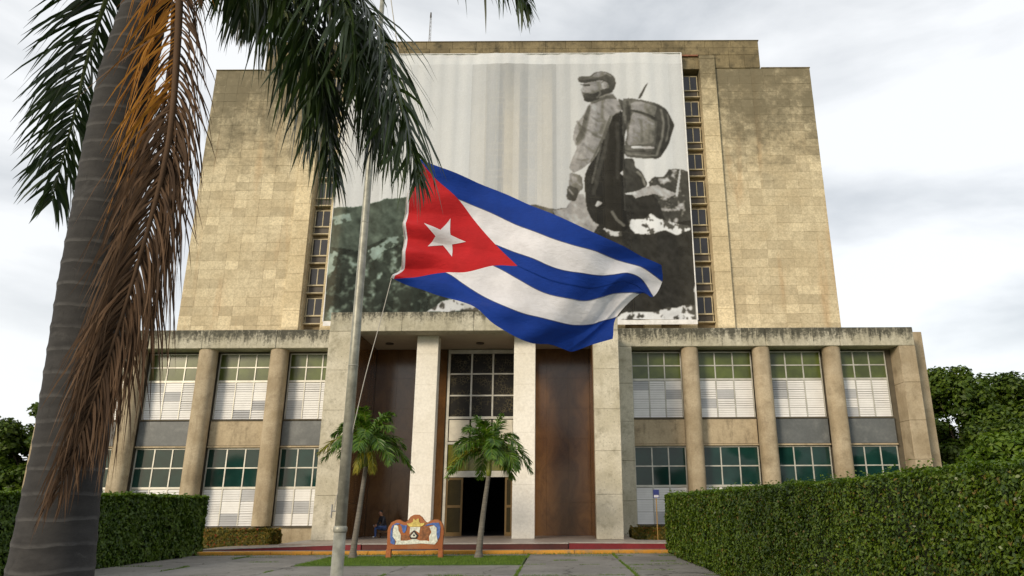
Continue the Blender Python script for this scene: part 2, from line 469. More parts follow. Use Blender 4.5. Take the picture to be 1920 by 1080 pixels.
def cloth(name, c, trans=0.2, rough=0.75):
    m, n, l, bs = new_mat(name)
    P = pos(n)
    f = noise(n, l, P, 2.5, 4, 0.6)
    col = mixc(n, l, ramp(n, l, f, 0.3, 0.7), tuple(a * 0.9 for a in c), tuple(min(1, a * 1.08) for a in c))
    l.new(col, bs.inputs['Base Color']); bs.inputs['Roughness'].default_value = rough
    bs.inputs['Specular IOR Level'].default_value = 0.2
    bs.inputs['Sheen Weight'].default_value = 0.1
    tr = n.new('ShaderNodeBsdfTranslucent'); l.new(col, tr.inputs['Color'])
    mx = n.new('ShaderNodeMixShader'); mx.inputs[0].default_value = trans
    l.new(bs.outputs[0], mx.inputs[1]); l.new(tr.outputs[0], mx.inputs[2])
    l.new(mx.outputs[0], n['Material Output'].inputs['Surface'])
    wv = noise(n, l, P, 4.5, 6, 0.62, (1.0, 1.0, 2.6), 1.0)
    bump(n, l, bs, wv, 0.38, 0.05)
    return m
M['f_blue'] = cloth('flag_blue', (0.003, 0.034, 0.25))
M['f_red'] = cloth('flag_red', (0.46, 0.014, 0.018))
M['f_white'] = cloth('flag_white', (0.68, 0.68, 0.72))
M['f_seam'] = cloth('flag_seam_thread', (0.10, 0.12, 0.22))
M['pole'] = plain('flagpole_paint', (0.27, 0.27, 0.225), 0.45, 0.2, 0.25, 6.0)
M['rope'] = plain('halyard_rope', (0.42, 0.40, 0.36), 0.9)

# flag surface: six seams (head to foot), 17 points each from hoist to fly, metres
FLAG = [
 [(-3.00,13.97,8.88),(-2.68,14.01,8.76),(-2.37,14.09,8.66),(-2.05,14.18,8.56),(-1.71,14.25,8.43),(-1.35,14.26,8.27),(-1.00,14.21,8.09),(-0.64,14.07,7.87),(-0.29,13.92,7.65),(0.04,13.79,7.43),(0.36,13.71,7.24),(0.67,13.70,7.08),(0.98,13.75,6.95),(1.30,13.87,6.85),(1.60,14.00,6.75),(1.89,14.12,6.63),(2.17,14.20,6.50)],
 [(-3.11,13.99,8.21),(-2.75,14.04,8.14),(-2.40,14.11,8.08),(-2.07,14.19,8.00),(-1.78,14.25,7.89),(-1.49,14.25,7.75),(-1.17,14.18,7.57),(-0.84,14.03,7.36),(-0.51,13.86,7.16),(-0.20,13.72,6.98),(0.11,13.64,6.84),(0.41,13.63,6.73),(0.73,13.71,6.66),(1.05,13.86,6.61),(1.42,14.05,6.55),(1.81,14.22,6.46),(2.21,14.35,6.24)],
 [(-3.20,14.02,7.60),(-2.84,14.06,7.50),(-2.48,14.12,7.40),(-2.14,14.18,7.30),(-1.81,14.21,7.19),(-1.49,14.18,7.05),(-1.16,14.10,6.89),(-0.82,13.97,6.70),(-0.50,13.84,6.53),(-0.21,13.73,6.37),(0.08,13.67,6.26),(0.40,13.66,6.19),(0.74,13.73,6.16),(1.09,13.87,6.20),(1.46,14.04,6.27),(1.78,14.22,6.20),(2.00,14.36,5.89)],
 [(-3.19,14.04,7.15),(-2.85,14.09,7.04),(-2.51,14.13,6.93),(-2.17,14.15,6.81),(-1.85,14.14,6.70),(-1.52,14.08,6.56),(-1.18,13.98,6.37),(-0.82,13.88,6.12),(-0.50,13.80,5.91),(-0.22,13.76,5.78),(0.04,13.76,5.70),(0.30,13.79,5.66),(0.57,13.86,5.67),(0.87,13.95,5.76),(1.17,14.07,5.88),(1.44,14.18,5.92),(1.71,14.27,5.93)],
 [(-3.19,14.06,6.57),(-2.90,14.11,6.52),(-2.60,14.14,6.47),(-2.28,14.13,6.33),(-1.95,14.07,6.08),(-1.61,13.97,5.84),(-1.28,13.84,5.63),(-0.97,13.76,5.47),(-0.71,13.74,5.37),(-0.43,13.77,5.30),(-0.11,13.84,5.23),(0.18,13.94,5.20),(0.45,14.04,5.21),(0.69,14.12,5.25),(0.89,14.17,5.32),(1.06,14.19,5.38),(1.21,14.18,5.43)],
 [(-3.39,14.07,6.19),(-3.14,14.12,6.10),(-2.86,14.14,6.01),(-2.56,14.11,5.89),(-2.26,14.02,5.79),(-1.95,13.89,5.66),(-1.62,13.75,5.47),(-1.33,13.67,5.18),(-1.07,13.67,5.01),(-0.81,13.75,4.88),(-0.57,13.88,4.81),(-0.40,14.04,4.81),(-0.14,14.19,4.82),(0.10,14.28,4.76),(0.29,14.31,4.73),(0.63,14.27,4.84),(1.10,14.16,4.92)],
]
# flat print on the banner: (region, grey tone, texture, outline in metres x,z on the tower)
PRINT = [
 ('hill',0.065,0.50,[(-19.15,24.65),(-17.95,24.78),(-16.44,24.80),(-15.25,25.09),(-14.07,25.50),(-12.56,25.65),(-10.61,25.82),(-8.01,25.53),(-4.98,25.23),(-1.96,24.93),(-0.24,24.55),(0.70,24.74),(1.27,25.48),(1.92,25.48),(2.31,23.25),(2.16,13.65),(-19.77,13.76),(-20.87,24.65)]),
 ('hill_lower',0.035,1.00,[(-18.79,20.77),(-17.96,21.40),(-15.85,21.07),(-13.99,22.01),(-12.37,22.48),(-6.20,22.38),(-0.25,22.35),(2.72,22.33),(2.57,13.65),(-19.77,13.76)]),
 ('rock',0.340,0.50,[(1.44,25.88),(2.12,25.88),(2.76,23.53),(3.68,22.81),(2.06,21.81),(0.06,23.26),(-0.34,24.42),(0.75,24.71)]),
 ('dark_ground',0.026,0.50,[(5.38,25.87),(6.20,25.79),(7.84,25.93),(8.17,27.34),(8.86,27.34),(9.03,27.94),(9.72,28.09),(10.74,27.78),(10.85,23.21),(10.52,13.62),(1.76,13.66),(2.72,22.33)]),
 ('bush',0.100,1.60,[(7.47,26.90),(7.90,27.35),(8.59,27.34),(9.02,27.87),(9.72,28.02),(10.73,27.71),(10.69,23.50),(8.80,23.22),(8.08,25.26),(7.57,26.00)]),
 ('ledge',0.400,0.80,[(5.80,26.16),(6.77,26.42),(8.14,26.60),(9.74,25.77),(8.91,25.48),(7.83,25.85),(6.32,25.49)]),
 ('trunk',0.550,0.20,[(10.05,28.24),(10.14,28.24),(9.76,25.62),(9.52,25.62)]),
 ('boulder',0.045,0.30,[(5.41,29.03),(6.31,29.02),(6.35,28.26),(6.89,27.88),(7.39,26.60),(6.48,26.08),(5.66,25.94),(5.31,25.79)]),
 ('foam',0.750,1.20,[(5.64,23.58),(6.25,23.64),(6.92,23.66),(7.49,24.09),(7.92,23.75),(8.90,23.45),(9.77,23.14),(10.54,22.96),(10.57,22.67),(9.51,22.29),(8.54,22.74),(7.42,22.35),(6.21,22.39),(5.78,22.81)]),
 ('foam2',0.550,1.20,[(3.57,22.82),(4.24,23.11),(5.00,22.69),(5.10,22.16),(4.22,22.23)]),
 ('foam3',0.700,1.00,[(4.36,15.30),(4.91,15.85),(6.19,15.93),(7.47,15.97),(8.55,16.22),(9.29,16.25),(9.84,16.54),(10.56,16.43),(10.56,15.14),(4.35,15.17)]),
 ('foam4',0.650,0.90,[(-10.14,16.11),(-8.94,16.87),(-7.38,17.25),(-6.05,17.07),(-4.79,16.08)]),
 ('foam5',0.320,1.30,[(-15.02,21.07),(-14.01,21.74),(-12.37,22.63),(-12.24,21.86),(-13.76,21.06),(-14.54,20.17)]),
 ('foam6',0.340,0.90,[(-18.57,21.08),(-18.10,21.44),(-17.37,20.81),(-17.51,19.52),(-18.20,18.87)]),
 ('foam7',0.280,0.80,[(-18.23,23.90),(-16.76,24.26),(-16.50,23.71),(-17.74,23.16)]),
 ('legs',0.020,0.25,[(2.14,27.53),(2.83,27.67),(5.51,27.81),(5.47,24.39),(5.55,22.66),(4.48,22.52),(3.15,23.24),(2.76,23.53),(2.30,24.70)]),
 ('torso',0.024,0.30,[(4.62,33.09),(5.49,33.64),(5.62,31.04),(5.46,27.51),(2.14,27.37),(2.57,28.43),(3.13,29.19),(3.72,30.58),(4.31,31.98)]),
 ('jacket',0.260,0.60,[(2.66,34.14),(3.67,34.83),(4.53,34.89),(5.36,34.29),(5.51,33.56),(4.69,33.09),(4.31,31.98),(3.75,30.58),(3.16,29.12),(2.15,28.21),(1.32,27.76),(0.95,28.29),(1.20,29.05),(1.65,30.12),(1.28,30.87),(1.44,32.00),(2.20,33.10),(2.49,33.74)]),
 ('fold',0.100,0.40,[(2.22,32.94),(2.46,33.58),(2.66,34.03),(2.87,33.98),(2.47,32.47),(2.19,31.05),(1.65,30.43),(1.49,30.90),(1.99,31.68)]),
 ('sleeve_shadow',0.120,0.30,[(4.34,32.93),(4.59,33.06),(4.16,31.35),(3.57,30.27),(2.99,28.89),(2.57,28.58),(3.14,29.65),(3.73,31.04)]),
 ('sling',0.080,0.20,[(3.58,30.42),(3.74,30.42),(2.90,26.77),(2.70,26.77)]),
 ('hand',0.180,0.50,[(0.98,27.91),(2.00,27.53),(2.10,26.36),(1.78,26.11),(1.43,25.22),(0.68,25.44),(0.93,26.63)]),
 ('pouch',0.060,0.40,[(0.83,26.78),(1.78,26.33),(1.46,25.22),(0.68,25.44)]),
 ('cuff',0.260,0.30,[(1.15,27.53),(1.66,27.38),(1.58,26.78),(1.24,26.93)]),
 ('pack_strap',0.060,0.20,[(5.09,34.69),(5.72,34.36),(5.88,32.76),(5.62,31.04),(5.41,31.04),(5.48,33.56)]),
 ('pack',0.100,0.60,[(5.51,34.61),(6.09,34.69),(7.07,34.44),(8.48,34.11),(9.23,33.54),(9.57,32.75),(9.82,32.11),(9.56,31.33),(9.16,30.09),(8.38,28.94),(6.87,29.02),(5.56,29.18),(5.60,30.41),(5.84,31.35),(5.53,32.93)]),
 ('pack_side',0.045,0.40,[(8.40,34.03),(9.23,33.54),(9.82,32.11),(9.16,30.09),(8.38,28.94),(7.56,29.09),(8.14,30.40),(8.37,32.44),(8.14,32.91)]),
 ('pack_pocket',0.200,0.50,[(6.32,33.32),(7.16,33.16),(8.23,32.40),(8.00,30.40),(6.92,30.31),(5.74,30.23),(6.02,31.97)]),
 ('pack_band',0.500,0.20,[(6.14,30.18),(8.02,30.06),(7.98,29.87),(6.10,29.95)]),
 ('pack_flap',0.200,0.60,[(6.29,34.28),(7.64,34.32),(8.43,33.79),(8.14,32.91),(7.03,33.40),(6.19,33.56)]),
 ('pack_gap',0.040,0.20,[(6.12,33.59),(7.03,33.40),(8.17,32.83),(8.33,32.44),(7.16,33.16),(6.30,33.37)]),
 ('pack_buckle',0.050,0.20,[(5.71,33.88),(6.12,33.72),(6.13,32.60),(5.81,32.45)]),
 ('rifle',0.060,0.10,[(7.75,36.09),(7.08,34.60),(6.79,34.60),(7.53,35.95)]),
 ('neck',0.120,0.30,[(2.81,34.35),(3.96,35.10),(4.71,35.18),(5.16,34.50),(4.66,34.69),(3.66,34.46),(2.88,34.03)]),
 ('face',0.170,0.20,[(2.27,36.24),(2.13,35.71),(1.96,35.50),(2.17,35.26),(2.10,35.03),(2.25,34.79),(2.27,34.46),(2.67,34.30),(3.24,34.46),(3.67,34.83),(4.25,35.02),(4.71,35.26),(4.87,35.83),(4.28,36.36),(3.13,36.36)]),
 ('beard',0.050,0.30,[(2.19,35.00),(2.26,34.46),(2.67,34.27),(3.41,34.54),(4.03,34.99),(4.68,35.31),(4.79,35.80),(4.38,35.67),(3.76,35.54),(3.14,35.11),(2.68,35.16),(2.43,35.19)]),
 ('cheek',0.270,0.10,[(2.26,35.81),(2.91,35.92),(3.62,35.80),(3.26,35.35),(2.68,35.22),(2.26,35.32)]),
 ('eye',0.060,0.10,[(2.27,36.09),(2.84,36.04),(2.81,35.84),(2.29,35.88)]),
 ('ear',0.330,0.10,[(3.82,36.16),(4.06,36.36),(4.30,36.16),(4.26,35.73),(4.00,35.54),(3.81,35.70)]),
 ('cap',0.085,0.40,[(1.73,36.58),(1.93,36.83),(2.85,36.86),(3.23,37.24),(3.80,37.37),(4.51,37.15),(4.93,36.73),(5.02,36.12),(4.92,35.70),(4.68,35.31),(4.43,35.67),(4.35,36.24),(3.71,36.46),(2.99,36.43),(2.27,36.20),(1.84,36.30)]),
 ('cap_top',0.220,0.40,[(3.00,36.86),(3.32,37.19),(3.80,37.30),(4.30,37.15),(4.00,36.89),(3.28,36.69)]),
 ('brim',0.050,0.10,[(1.76,36.52),(2.27,36.47),(2.99,36.59),(3.64,36.46),(2.99,36.30),(2.27,36.15),(1.87,36.24)]),
 ('boot_mark',0.500,0.40,[(3.02,24.87),(3.26,25.28),(3.46,25.14),(3.62,25.06),(3.35,24.84),(3.16,24.73)]),
]
STROKES = [
 (0.10,0.16,0.75,[(2.73,33.82),(2.47,32.47),(2.14,31.05),(1.65,30.43)]),
 (0.12,0.14,0.60,[(3.95,34.53),(3.72,33.57),(3.90,32.30),(3.60,31.36)]),
 (0.42,0.20,0.70,[(3.09,33.90),(2.92,32.46),(2.54,30.89),(2.03,29.20)]),
 (0.38,0.15,0.60,[(4.23,34.45),(4.78,33.89),(5.05,33.41)]),
 (0.13,0.10,0.70,[(2.62,31.68),(3.24,31.05),(3.87,30.89)]),
 (0.13,0.10,0.60,[(2.18,30.43),(2.73,29.81),(3.14,29.50)]),
 (0.13,0.08,0.60,[(1.47,29.05),(2.02,28.89),(2.58,29.04)]),
 (0.12,0.08,0.60,[(2.86,32.94),(3.41,32.46),(4.04,32.46)]),
 (0.36,0.10,0.60,[(1.69,29.81),(1.40,28.89),(1.30,28.29)]),
 (0.10,0.10,0.70,[(1.68,32.47),(2.00,31.99),(1.77,31.05)]),
 (0.36,0.10,0.60,[(1.58,32.15),(1.67,31.68),(1.49,31.06)]),
 (0.09,0.14,0.40,[(4.16,31.67),(3.99,30.11),(3.39,27.97),(2.93,25.88)]),
 (0.07,0.14,0.35,[(5.02,32.29),(5.03,30.11),(4.88,27.36)]),
 (0.07,0.05,0.60,[(5.58,32.92),(5.53,30.41),(5.42,27.96),(5.41,24.39)]),
 (0.04,0.12,0.80,[(5.93,34.36),(6.11,33.24),(5.87,32.45),(5.64,31.66)]),
 (0.05,0.08,0.80,[(6.33,33.46),(7.16,33.16),(8.27,32.51)]),
 (0.30,0.10,0.60,[(6.49,34.12),(7.35,34.23),(8.12,33.95)]),
 (0.33,0.10,0.60,[(6.45,32.92),(7.29,32.76),(7.97,32.20)]),
 (0.32,0.14,0.50,[(6.21,31.97),(6.02,30.72)]),
 (0.10,0.10,0.50,[(7.00,32.44),(7.06,30.56)]),
 (0.10,0.08,0.60,[(7.69,32.12),(7.61,30.40)]),
 (0.18,0.08,0.70,[(8.76,33.55),(8.89,32.27),(8.67,30.71),(8.19,29.32)]),
 (0.15,0.06,0.70,[(9.28,33.07),(9.36,31.96),(9.01,30.55)]),
 (0.04,0.08,0.70,[(7.07,34.44),(7.77,34.11),(8.47,33.87),(9.15,33.38)]),
 (0.22,0.06,0.60,[(5.77,29.49),(6.88,29.33),(8.12,29.24)]),
 (0.05,0.06,0.80,[(5.58,29.79),(6.34,29.67),(7.72,29.63)]),
 (0.05,0.05,0.80,[(2.05,36.01),(2.41,35.97),(2.70,36.00)]),
 (0.55,0.06,0.60,[(2.21,35.81),(2.09,35.52),(2.26,35.35)]),
 (0.05,0.05,0.80,[(2.11,35.22),(2.43,35.16),(2.68,35.19)]),
 (0.20,0.07,0.60,[(3.48,35.76),(3.68,35.18),(3.39,34.78)]),
 (0.25,0.06,0.60,[(3.43,37.15),(4.01,37.22),(4.58,36.90)]),
 (0.05,0.05,0.70,[(3.21,36.46),(3.85,36.46),(4.42,36.19)]),
 (0.16,0.06,0.60,[(4.27,36.00),(4.12,35.80),(4.04,35.92)]),
 (0.30,0.06,0.60,[(3.60,34.78),(4.10,34.99),(4.67,35.10)]),
 (0.32,0.05,0.60,[(1.45,27.38),(1.61,26.93),(1.92,26.63)]),
 (0.35,0.05,0.60,[(0.96,26.33),(1.23,25.89)]),
 (0.26,0.08,0.60,[(6.54,27.81),(6.94,27.35),(7.12,26.60)]),
 (0.22,0.10,0.50,[(4.39,24.25),(4.77,23.52),(5.30,23.09)]),
]
# ------------------------------------------------------------------ ground
rng = random.Random(7)
nr = np.random.default_rng(11)
CX = -3.87                       # axis of symmetry of the library
def mir(x): return 2 * CX - x

g = MB().add([(-900, -700, -0.07), (900, -700, -0.07), (900, 1400, -0.07), (-900, 1400, -0.07)], [(0, 1, 2, 3)]).build('ground', M['turf'])
tag(g, kind='structure')

pav = empty('pavement', (0, 0, 0))
tag(pav, kind='structure')
xs_ = [-14.6, -11.1, -8.0, -4.55, -1.1, 1.95, 5.0]
ys_ = [-3.6, -0.3, 3.0, 6.3, 9.6, 12.9, 16.2, 19.6, 23.0, 26.9, 28.0]
for i in range(len(xs_) - 1):
    for j in range(len(ys_) - 1):
        if ys_[j] == 23.0 and -8.1 < xs_[i] < -1.2: continue      # the planted bed
        b = MB().box(0.018, xs_[i + 1] - xs_[i] - 0.018, 0.018, ys_[j + 1] - ys_[j] - 0.018, -0.12, 0.0, 0.012)
        o = b.build('paving_slab', M['concrete'], pav, (xs_[i], ys_[j], rng.uniform(-0.008, 0.006)))
        o.rotation_euler = (R(rng.uniform(-.12, .12)), R(rng.uniform(-.12, .12)), 0)

def leaf_quads(P, N, L, W, rs, fold=0.25, spin=None):
    """one folded diamond leaf at each point P, facing N"""
    n = len(P)
    a = rs.normal(size=(n, 3))
    if spin is not None: a = a + spin
    a -= N * np.sum(a * N, 1, keepdims=True)
    a /= np.linalg.norm(a, axis=1, keepdims=True) + 1e-9
    b = np.cross(N, a)
    L = np.broadcast_to(L, (n,))[:, None]; W = np.broadcast_to(W, (n,))[:, None]
    V = np.empty((n, 4, 3))
    V[:, 0] = P - a * L * 0.5
    V[:, 1] = P + b * W * 0.5 + N * W * fold - a * L * 0.06
    V[:, 2] = P + a * L * 0.5 - N * L * 0.12
    V[:, 3] = P - b * W * 0.5 + N * W * fold - a * L * 0.06
    F = np.arange(n * 4).reshape(n, 4)
    return V.reshape(-1, 3), F

def unit(v): return v / (np.linalg.norm(v, axis=-1, keepdims=True) + 1e-9)

# grass bed between the paving slabs
bed = MB().box(-7.98, -1.12, 23.02, 26.88, -0.10, 0.012).build('planting_bed', M['turf'])
tag(bed, kind='structure')
def blades(n, x0, x1, y0, y1, z, hmin, hmax, w, rs):
    x = rs.uniform(x0, x1, n); y = rs.uniform(y0, y1, n)
    h = rs.uniform(hmin, hmax, n); a = rs.uniform(0, 6.283, n)
    dx, dy = np.cos(a), np.sin(a)
    lean = rs.normal(0, 0.35, (n, 2)) * h[:, None]
    V = np.empty((n, 3, 3))
    V[:, 0] = np.stack([x - dx * w, y - dy * w, np.full(n, z)], 1)
    V[:, 1] = np.stack([x + dx * w, y + dy * w, np.full(n, z)], 1)
    V[:, 2] = np.stack([x + lean[:, 0], y + lean[:, 1], z + h], 1)
    return V.reshape(-1, 3), np.arange(n * 3).reshape(n, 3)
V, F = blades(34000, -7.95, -1.15, 23.03, 26.86, 0.005, 0.02, 0.07, 0.008, nr)
tag(np_mesh('bed_grass', V, F, M['grass']), 'short bright green grass filling the bed under the two small palms', 'grass', kind='stuff')
# weeds in the joints of the slabs
VV, FF, off = [], [], 0
def weed(x0, x1, y0, y1, n, h):
    global off
    V, F = blades(n, x0, x1, y0, y1, -0.02, 0.02, h, 0.010, nr)
    VV.append(V); FF.append(F + off); off += len(V)
for x in xs_[1:-1]:
    y = 14.0
    while y < 27.8:
        ln = rng.uniform(0.4, 1.9)
        if rng.random() < 0.62 and not (y + ln > 23 and -8.1 < x < -1.0 and x != -8.0 and x != -1.1):
            weed(x - 0.04, x + 0.04, y, min(y + ln, 27.9), int(170 * ln), rng.uniform(0.05, 0.11))
        y += ln
for y in ys_[6:-1]:
    x = -14.5
    while x < 4.5:
        ln = rng.uniform(0.3, 1.5)
        if rng.random() < 0.45 and not (y > 23.5 and -8 < x < -1):
            weed(x, x + ln, y - 0.04, y + 0.04, int(150 * ln), rng.uniform(0.04, 0.09))
        x += ln
for x, y, r_ in ((1.9, 21.6, .22), (2.6, 21.0, .28), (2.2, 22.7, .16), (0.2, 24.8, .2), (0.9, 22.9, .15), (3.3, 24.3, .2), (-9.5, 24.6, .22)):
    weed(x - r_ * 2, x + r_ * 2, y - r_ * .5, y + r_ * .5, 240, 0.06)
weed(-13.8, 4.6, 27.84, 27.97, 2600, 0.10)
tag(np_mesh('joint_weeds', np.concatenate(VV), np.concatenate(FF), M['grass']), 'thin green weeds growing along the joints of the concrete slabs', 'weeds', kind='stuff')

# kerb, steps and ramps
kerb = empty('kerb', (0, 28.0, 0)); tag(kerb, kind='structure')
x = -14.2
while x < 4.9:
    w = min(rng.uniform(1.4, 2.2), 4.95 - x)
    MB().box(0.006, w - 0.006, 0.0, 0.36, -0.06, 0.125 + rng.uniform(-.008, .008), 0.02).build('kerb_stone', M['yellow'], kerb, (x, rng.uniform(-.012, .012), 0))
    x += w
tag(box('walkway', M['concrete'], None, -14.2, 4.95, 28.37, 29.24, -0.06, 0.095), kind='structure')
steps = empty('podium', (0, 29.25, 0)); tag(steps, kind='structure')
box('riser', M['darkred'], steps, -7.6, 0.34, 0.0, 0.30, -0.05, 0.285, 0.01)
box('step_edging', M['edge'], steps, -7.62, 0.36, -0.02, 0.32, 0.288, 0.325, 0.008)
box('floor', M['floor'], steps, -10.9, 3.2, 0.325, 7.2, -0.05, 0.322)
def ramp_wall(x0, x1, z0, z1, name):
    m_ = MB()
    m_.prism([(x0, -0.05), (x1, -0.05), (x1, z1), (x0, z0)], 0.0, 0.3)
    m_.build(name, M['red'], steps)
    MB().prism([(x0, z0 + 0.003), (x1, z1 + 0.003), (x1, z1 + 0.032), (x0, z0 + 0.032)], -0.015, 0.31).build('step_edging', M['edge'], steps)
ramp_wall(-14.0, -7.64, 0.10, 0.30, 'ramp_side')
ramp_wall(0.38, 4.85, 0.31, 0.27, 'ramp_side')
MB().prism([(-14.0, -0.05), (-10.91, -0.05), (-10.91, 0.215), (-14.0, 0.12)], 0.32, 2.6).build('ramp', M['floor'], steps)
MB().prism([(3.21, -0.05), (4.85, -0.05), (4.85, 0.29), (3.21, 0.315)], 0.32, 2.6).build('ramp', M['floor'], steps)

# ------------------------------------------------------------------ the library
M['door_glass'] = plain('door_glass', (0.028, 0.022, 0.008), 0.25, spec=0.25)
lib = empty('library_building', (CX, 36.5, 0))
tag(lib, 'beige stone library with a tall windowed tower, two-storey wings and columned portico', 'building')
lib_off = Vector((CX, 36.5, 0))
def P_(o, parent=None):
    """parent without moving (the library stands at lib_off, its parts are modelled in world metres)"""
    o.parent = parent or lib
    if (parent or lib) is lib:
        o.location = Vector(o.location) - lib_off
    return o
def lbox(name, mat, x0, x1, y0, y1, z0, z1, c=0.0):
    return P_(box(name, mat, None, x0, x1, y0, y1, z0, z1, c))

# --- tower
T0, T1 = -29.60, 21.948
tw = P_(MB().box(T0 + .02, -20.03, 54.06, 56.5, 0, 37.95).box(12.37, T1 - .02, 54.06, 56.5, 0, 37.95).box(T0 + .02, T1 - .02, 56.51, 72.0, 0, 37.95).build('tower_wall', M['tower']))
slab_me = MB().box(0.003, BLW - 0.003, 0.0, 0.12, 0.003, BLH - 0.003, 0.006).mesh('stone_slab')
slab_me.materials.append(M['tower'])
rest = MB()
for side in (0, 1):
    x0 = T0 if side == 0 else BLX0
    for k in range(17, 50):
        for i in range(8):
            dy = rng.uniform(-0.012, 0.010)
            if k < 35:
                o = link('stone_slab', slab_me, None)
                o.location = (x0 + i * BLW, 54.0 + dy, k * BLH); o.parent = tw
            else:
                rest.box(x0 + i * BLW + .003, x0 + (i + 1) * BLW - .003, 54.0 + dy, 54.12 + dy, k * BLH + .003, (k + 1) * BLH - .003, 0.006)
o = rest.build('upper_stone_slabs', M['tower']); o.parent = tw; tag(o, kind='stuff')

# side returns of the tower in coursed slabs (seen from a step aside)
# --- parapet over the centre
ptop = lbox('tower_parapet', M['tower_top'], -25.36, 17.62, 54.0, 60.0, 37.96, 40.66)
for r0, (z0, z1) in enumerate(((39.32, 40.02), (40.03, 40.72))):
    x = -25.4; k = 0
    while x < 17.6:
        w = min((2.05, 1.75, 2.3)[(k + r0) % 3], 17.66 - x)
        if 17.66 - x - w < 0.6: w = 17.66 - x
        o = MB().box(x + .008, x + w - .008, 53.90 + rng.uniform(-.012, .012), 54.05, z0, z1, 0.015).build('parapet_stone', M['tower_top'])
        o.parent = ptop
        x += w; k += 1
for xa, xb in ((13.70, 17.66), (-25.4, -21.37)):
    k = 0; x = xa
    while x < xb - .2:
        w = min(1.32, xb - x)
        o = MB().box(x + .008, x + w - .008, 53.92 + rng.uniform(-.012, .012), 54.05, 38.02, 39.31, 0.015).build('parapet_stone', M['tower_top'])
        o.parent = ptop; x += w
o = MB().box(-11.9, 12.3, 53.82, 54.3, 39.16, 39.30, 0.01).build('lintel', plain('red_oxide_lintel', (0.22, 0.09, 0.05), 0.8, var=0.3)); P_(o)
cop = MB().box(-25.46, 17.72, 53.84, 60.05, 40.725, 40.80, 0.02).build('coping', M['tower_top']); cop.parent = ptop
for xa, xb in ((T0 - .04, -25.47), (17.73, T1 + .04)):
    o = MB().box(xa, xb, 53.93, 60.0, 38.003, 38.09, 0.02).build('coping', M['tower_top']); P_(o)

# --- tower piers and window strips
NS = 12
SX = [-19.29 + i * (11.58 + 19.29) / (NS - 1) for i in range(NS)]
pitch = SX[1] - SX[0]
def pier(x0, x1, y0, y1, name='tower_pier'):
    pr = empty(name, (0, 0, 0)); P_(pr); pr.location = Vector((0, 0, 0)) - lib_off
    z = 13.3
    k = 0
    while z < 39.1:
        h = min(1.5, 39.15 - z)
        o = MB().box(x0, x1, y0 + rng.uniform(-.008, .008), y1, z + .006, z + h - .006, 0.014).build('pier_block', M['pier']); o.parent = pr
        z += h; k += 1
pier(12.36, 13.68, 53.70, 54.9)
pier(mir(13.68), mir(12.36), 53.70, 54.9)
for i in range(NS - 1):
    pier(SX[i] + 0.76, SX[i + 1] - 0.76, 54.02, 54.9)
bw = lbox('bay_wall', M['core'], -20.02, 12.36, 54.85, 56, 0, 39.15)
bw.data.materials.clear(); bw.data.materials.append(plain('brown_bay_wall', (0.20, 0.155, 0.09), 0.85, var=0.25))
# one tower window: frame with two panes, dark panel below, ledge
W2 = 0.66
fm = MB()
fm.box(-W2, W2, 0, .07, 0, .07).box(-W2, W2, 0, .07, 1.38, 1.44).box(-W2, -W2 + .07, 0.001, .069, .07, 1.38).box(W2 - .07, W2, 0.001, .069, .07, 1.38).box(-.035, .035, 0.001, .069, .07, 1.38)
fm.box(-W2 - .06, W2 + .06, -.10, .06, -.075, -.002)
fm.box(-W2, -W2 + .05, 0.001, .069, -.62, -.078).box(W2 - .05, W2, 0.001, .069, -.62, -.078)
frame_me = fm.mesh('tower_window'); frame_me.materials.append(M['tframe'])
pane_me = MB().box(0, W2 - .105, .03, .045, 0.0, 1.31).mesh('pane'); pane_me.materials.append(M['tglass'])
pan_me = MB().box(-W2 + .05, W2 - .05, .03, .05, -.60, -.078).mesh('lower_panel'); pan_me.materials.append(M['tpanel'])
led_me = MB().box(-.745, .745, -.16, .25, -.72, -.625, 0.01).mesh('ledge'); led_me.materials.append(M['tframe'])
for x in SX:
    for k in range(9):
        f_ = link('tower_window', frame_me, None); f_.location = Vector((x, 54.60, 16.10 + k * 2.51)) - lib_off; f_.parent = lib
        for dx in (-W2 + .07, .035):
            p_ = link('pane', pane_me, None, f_); p_.location = (dx, 0, .07); p_.rotation_euler = (R(rng.uniform(-1.2, 1.2)), 0, R(rng.uniform(-1, 1)))
        link('lower_panel', pan_me, None, f_); link('ledge', led_me, None, f_)

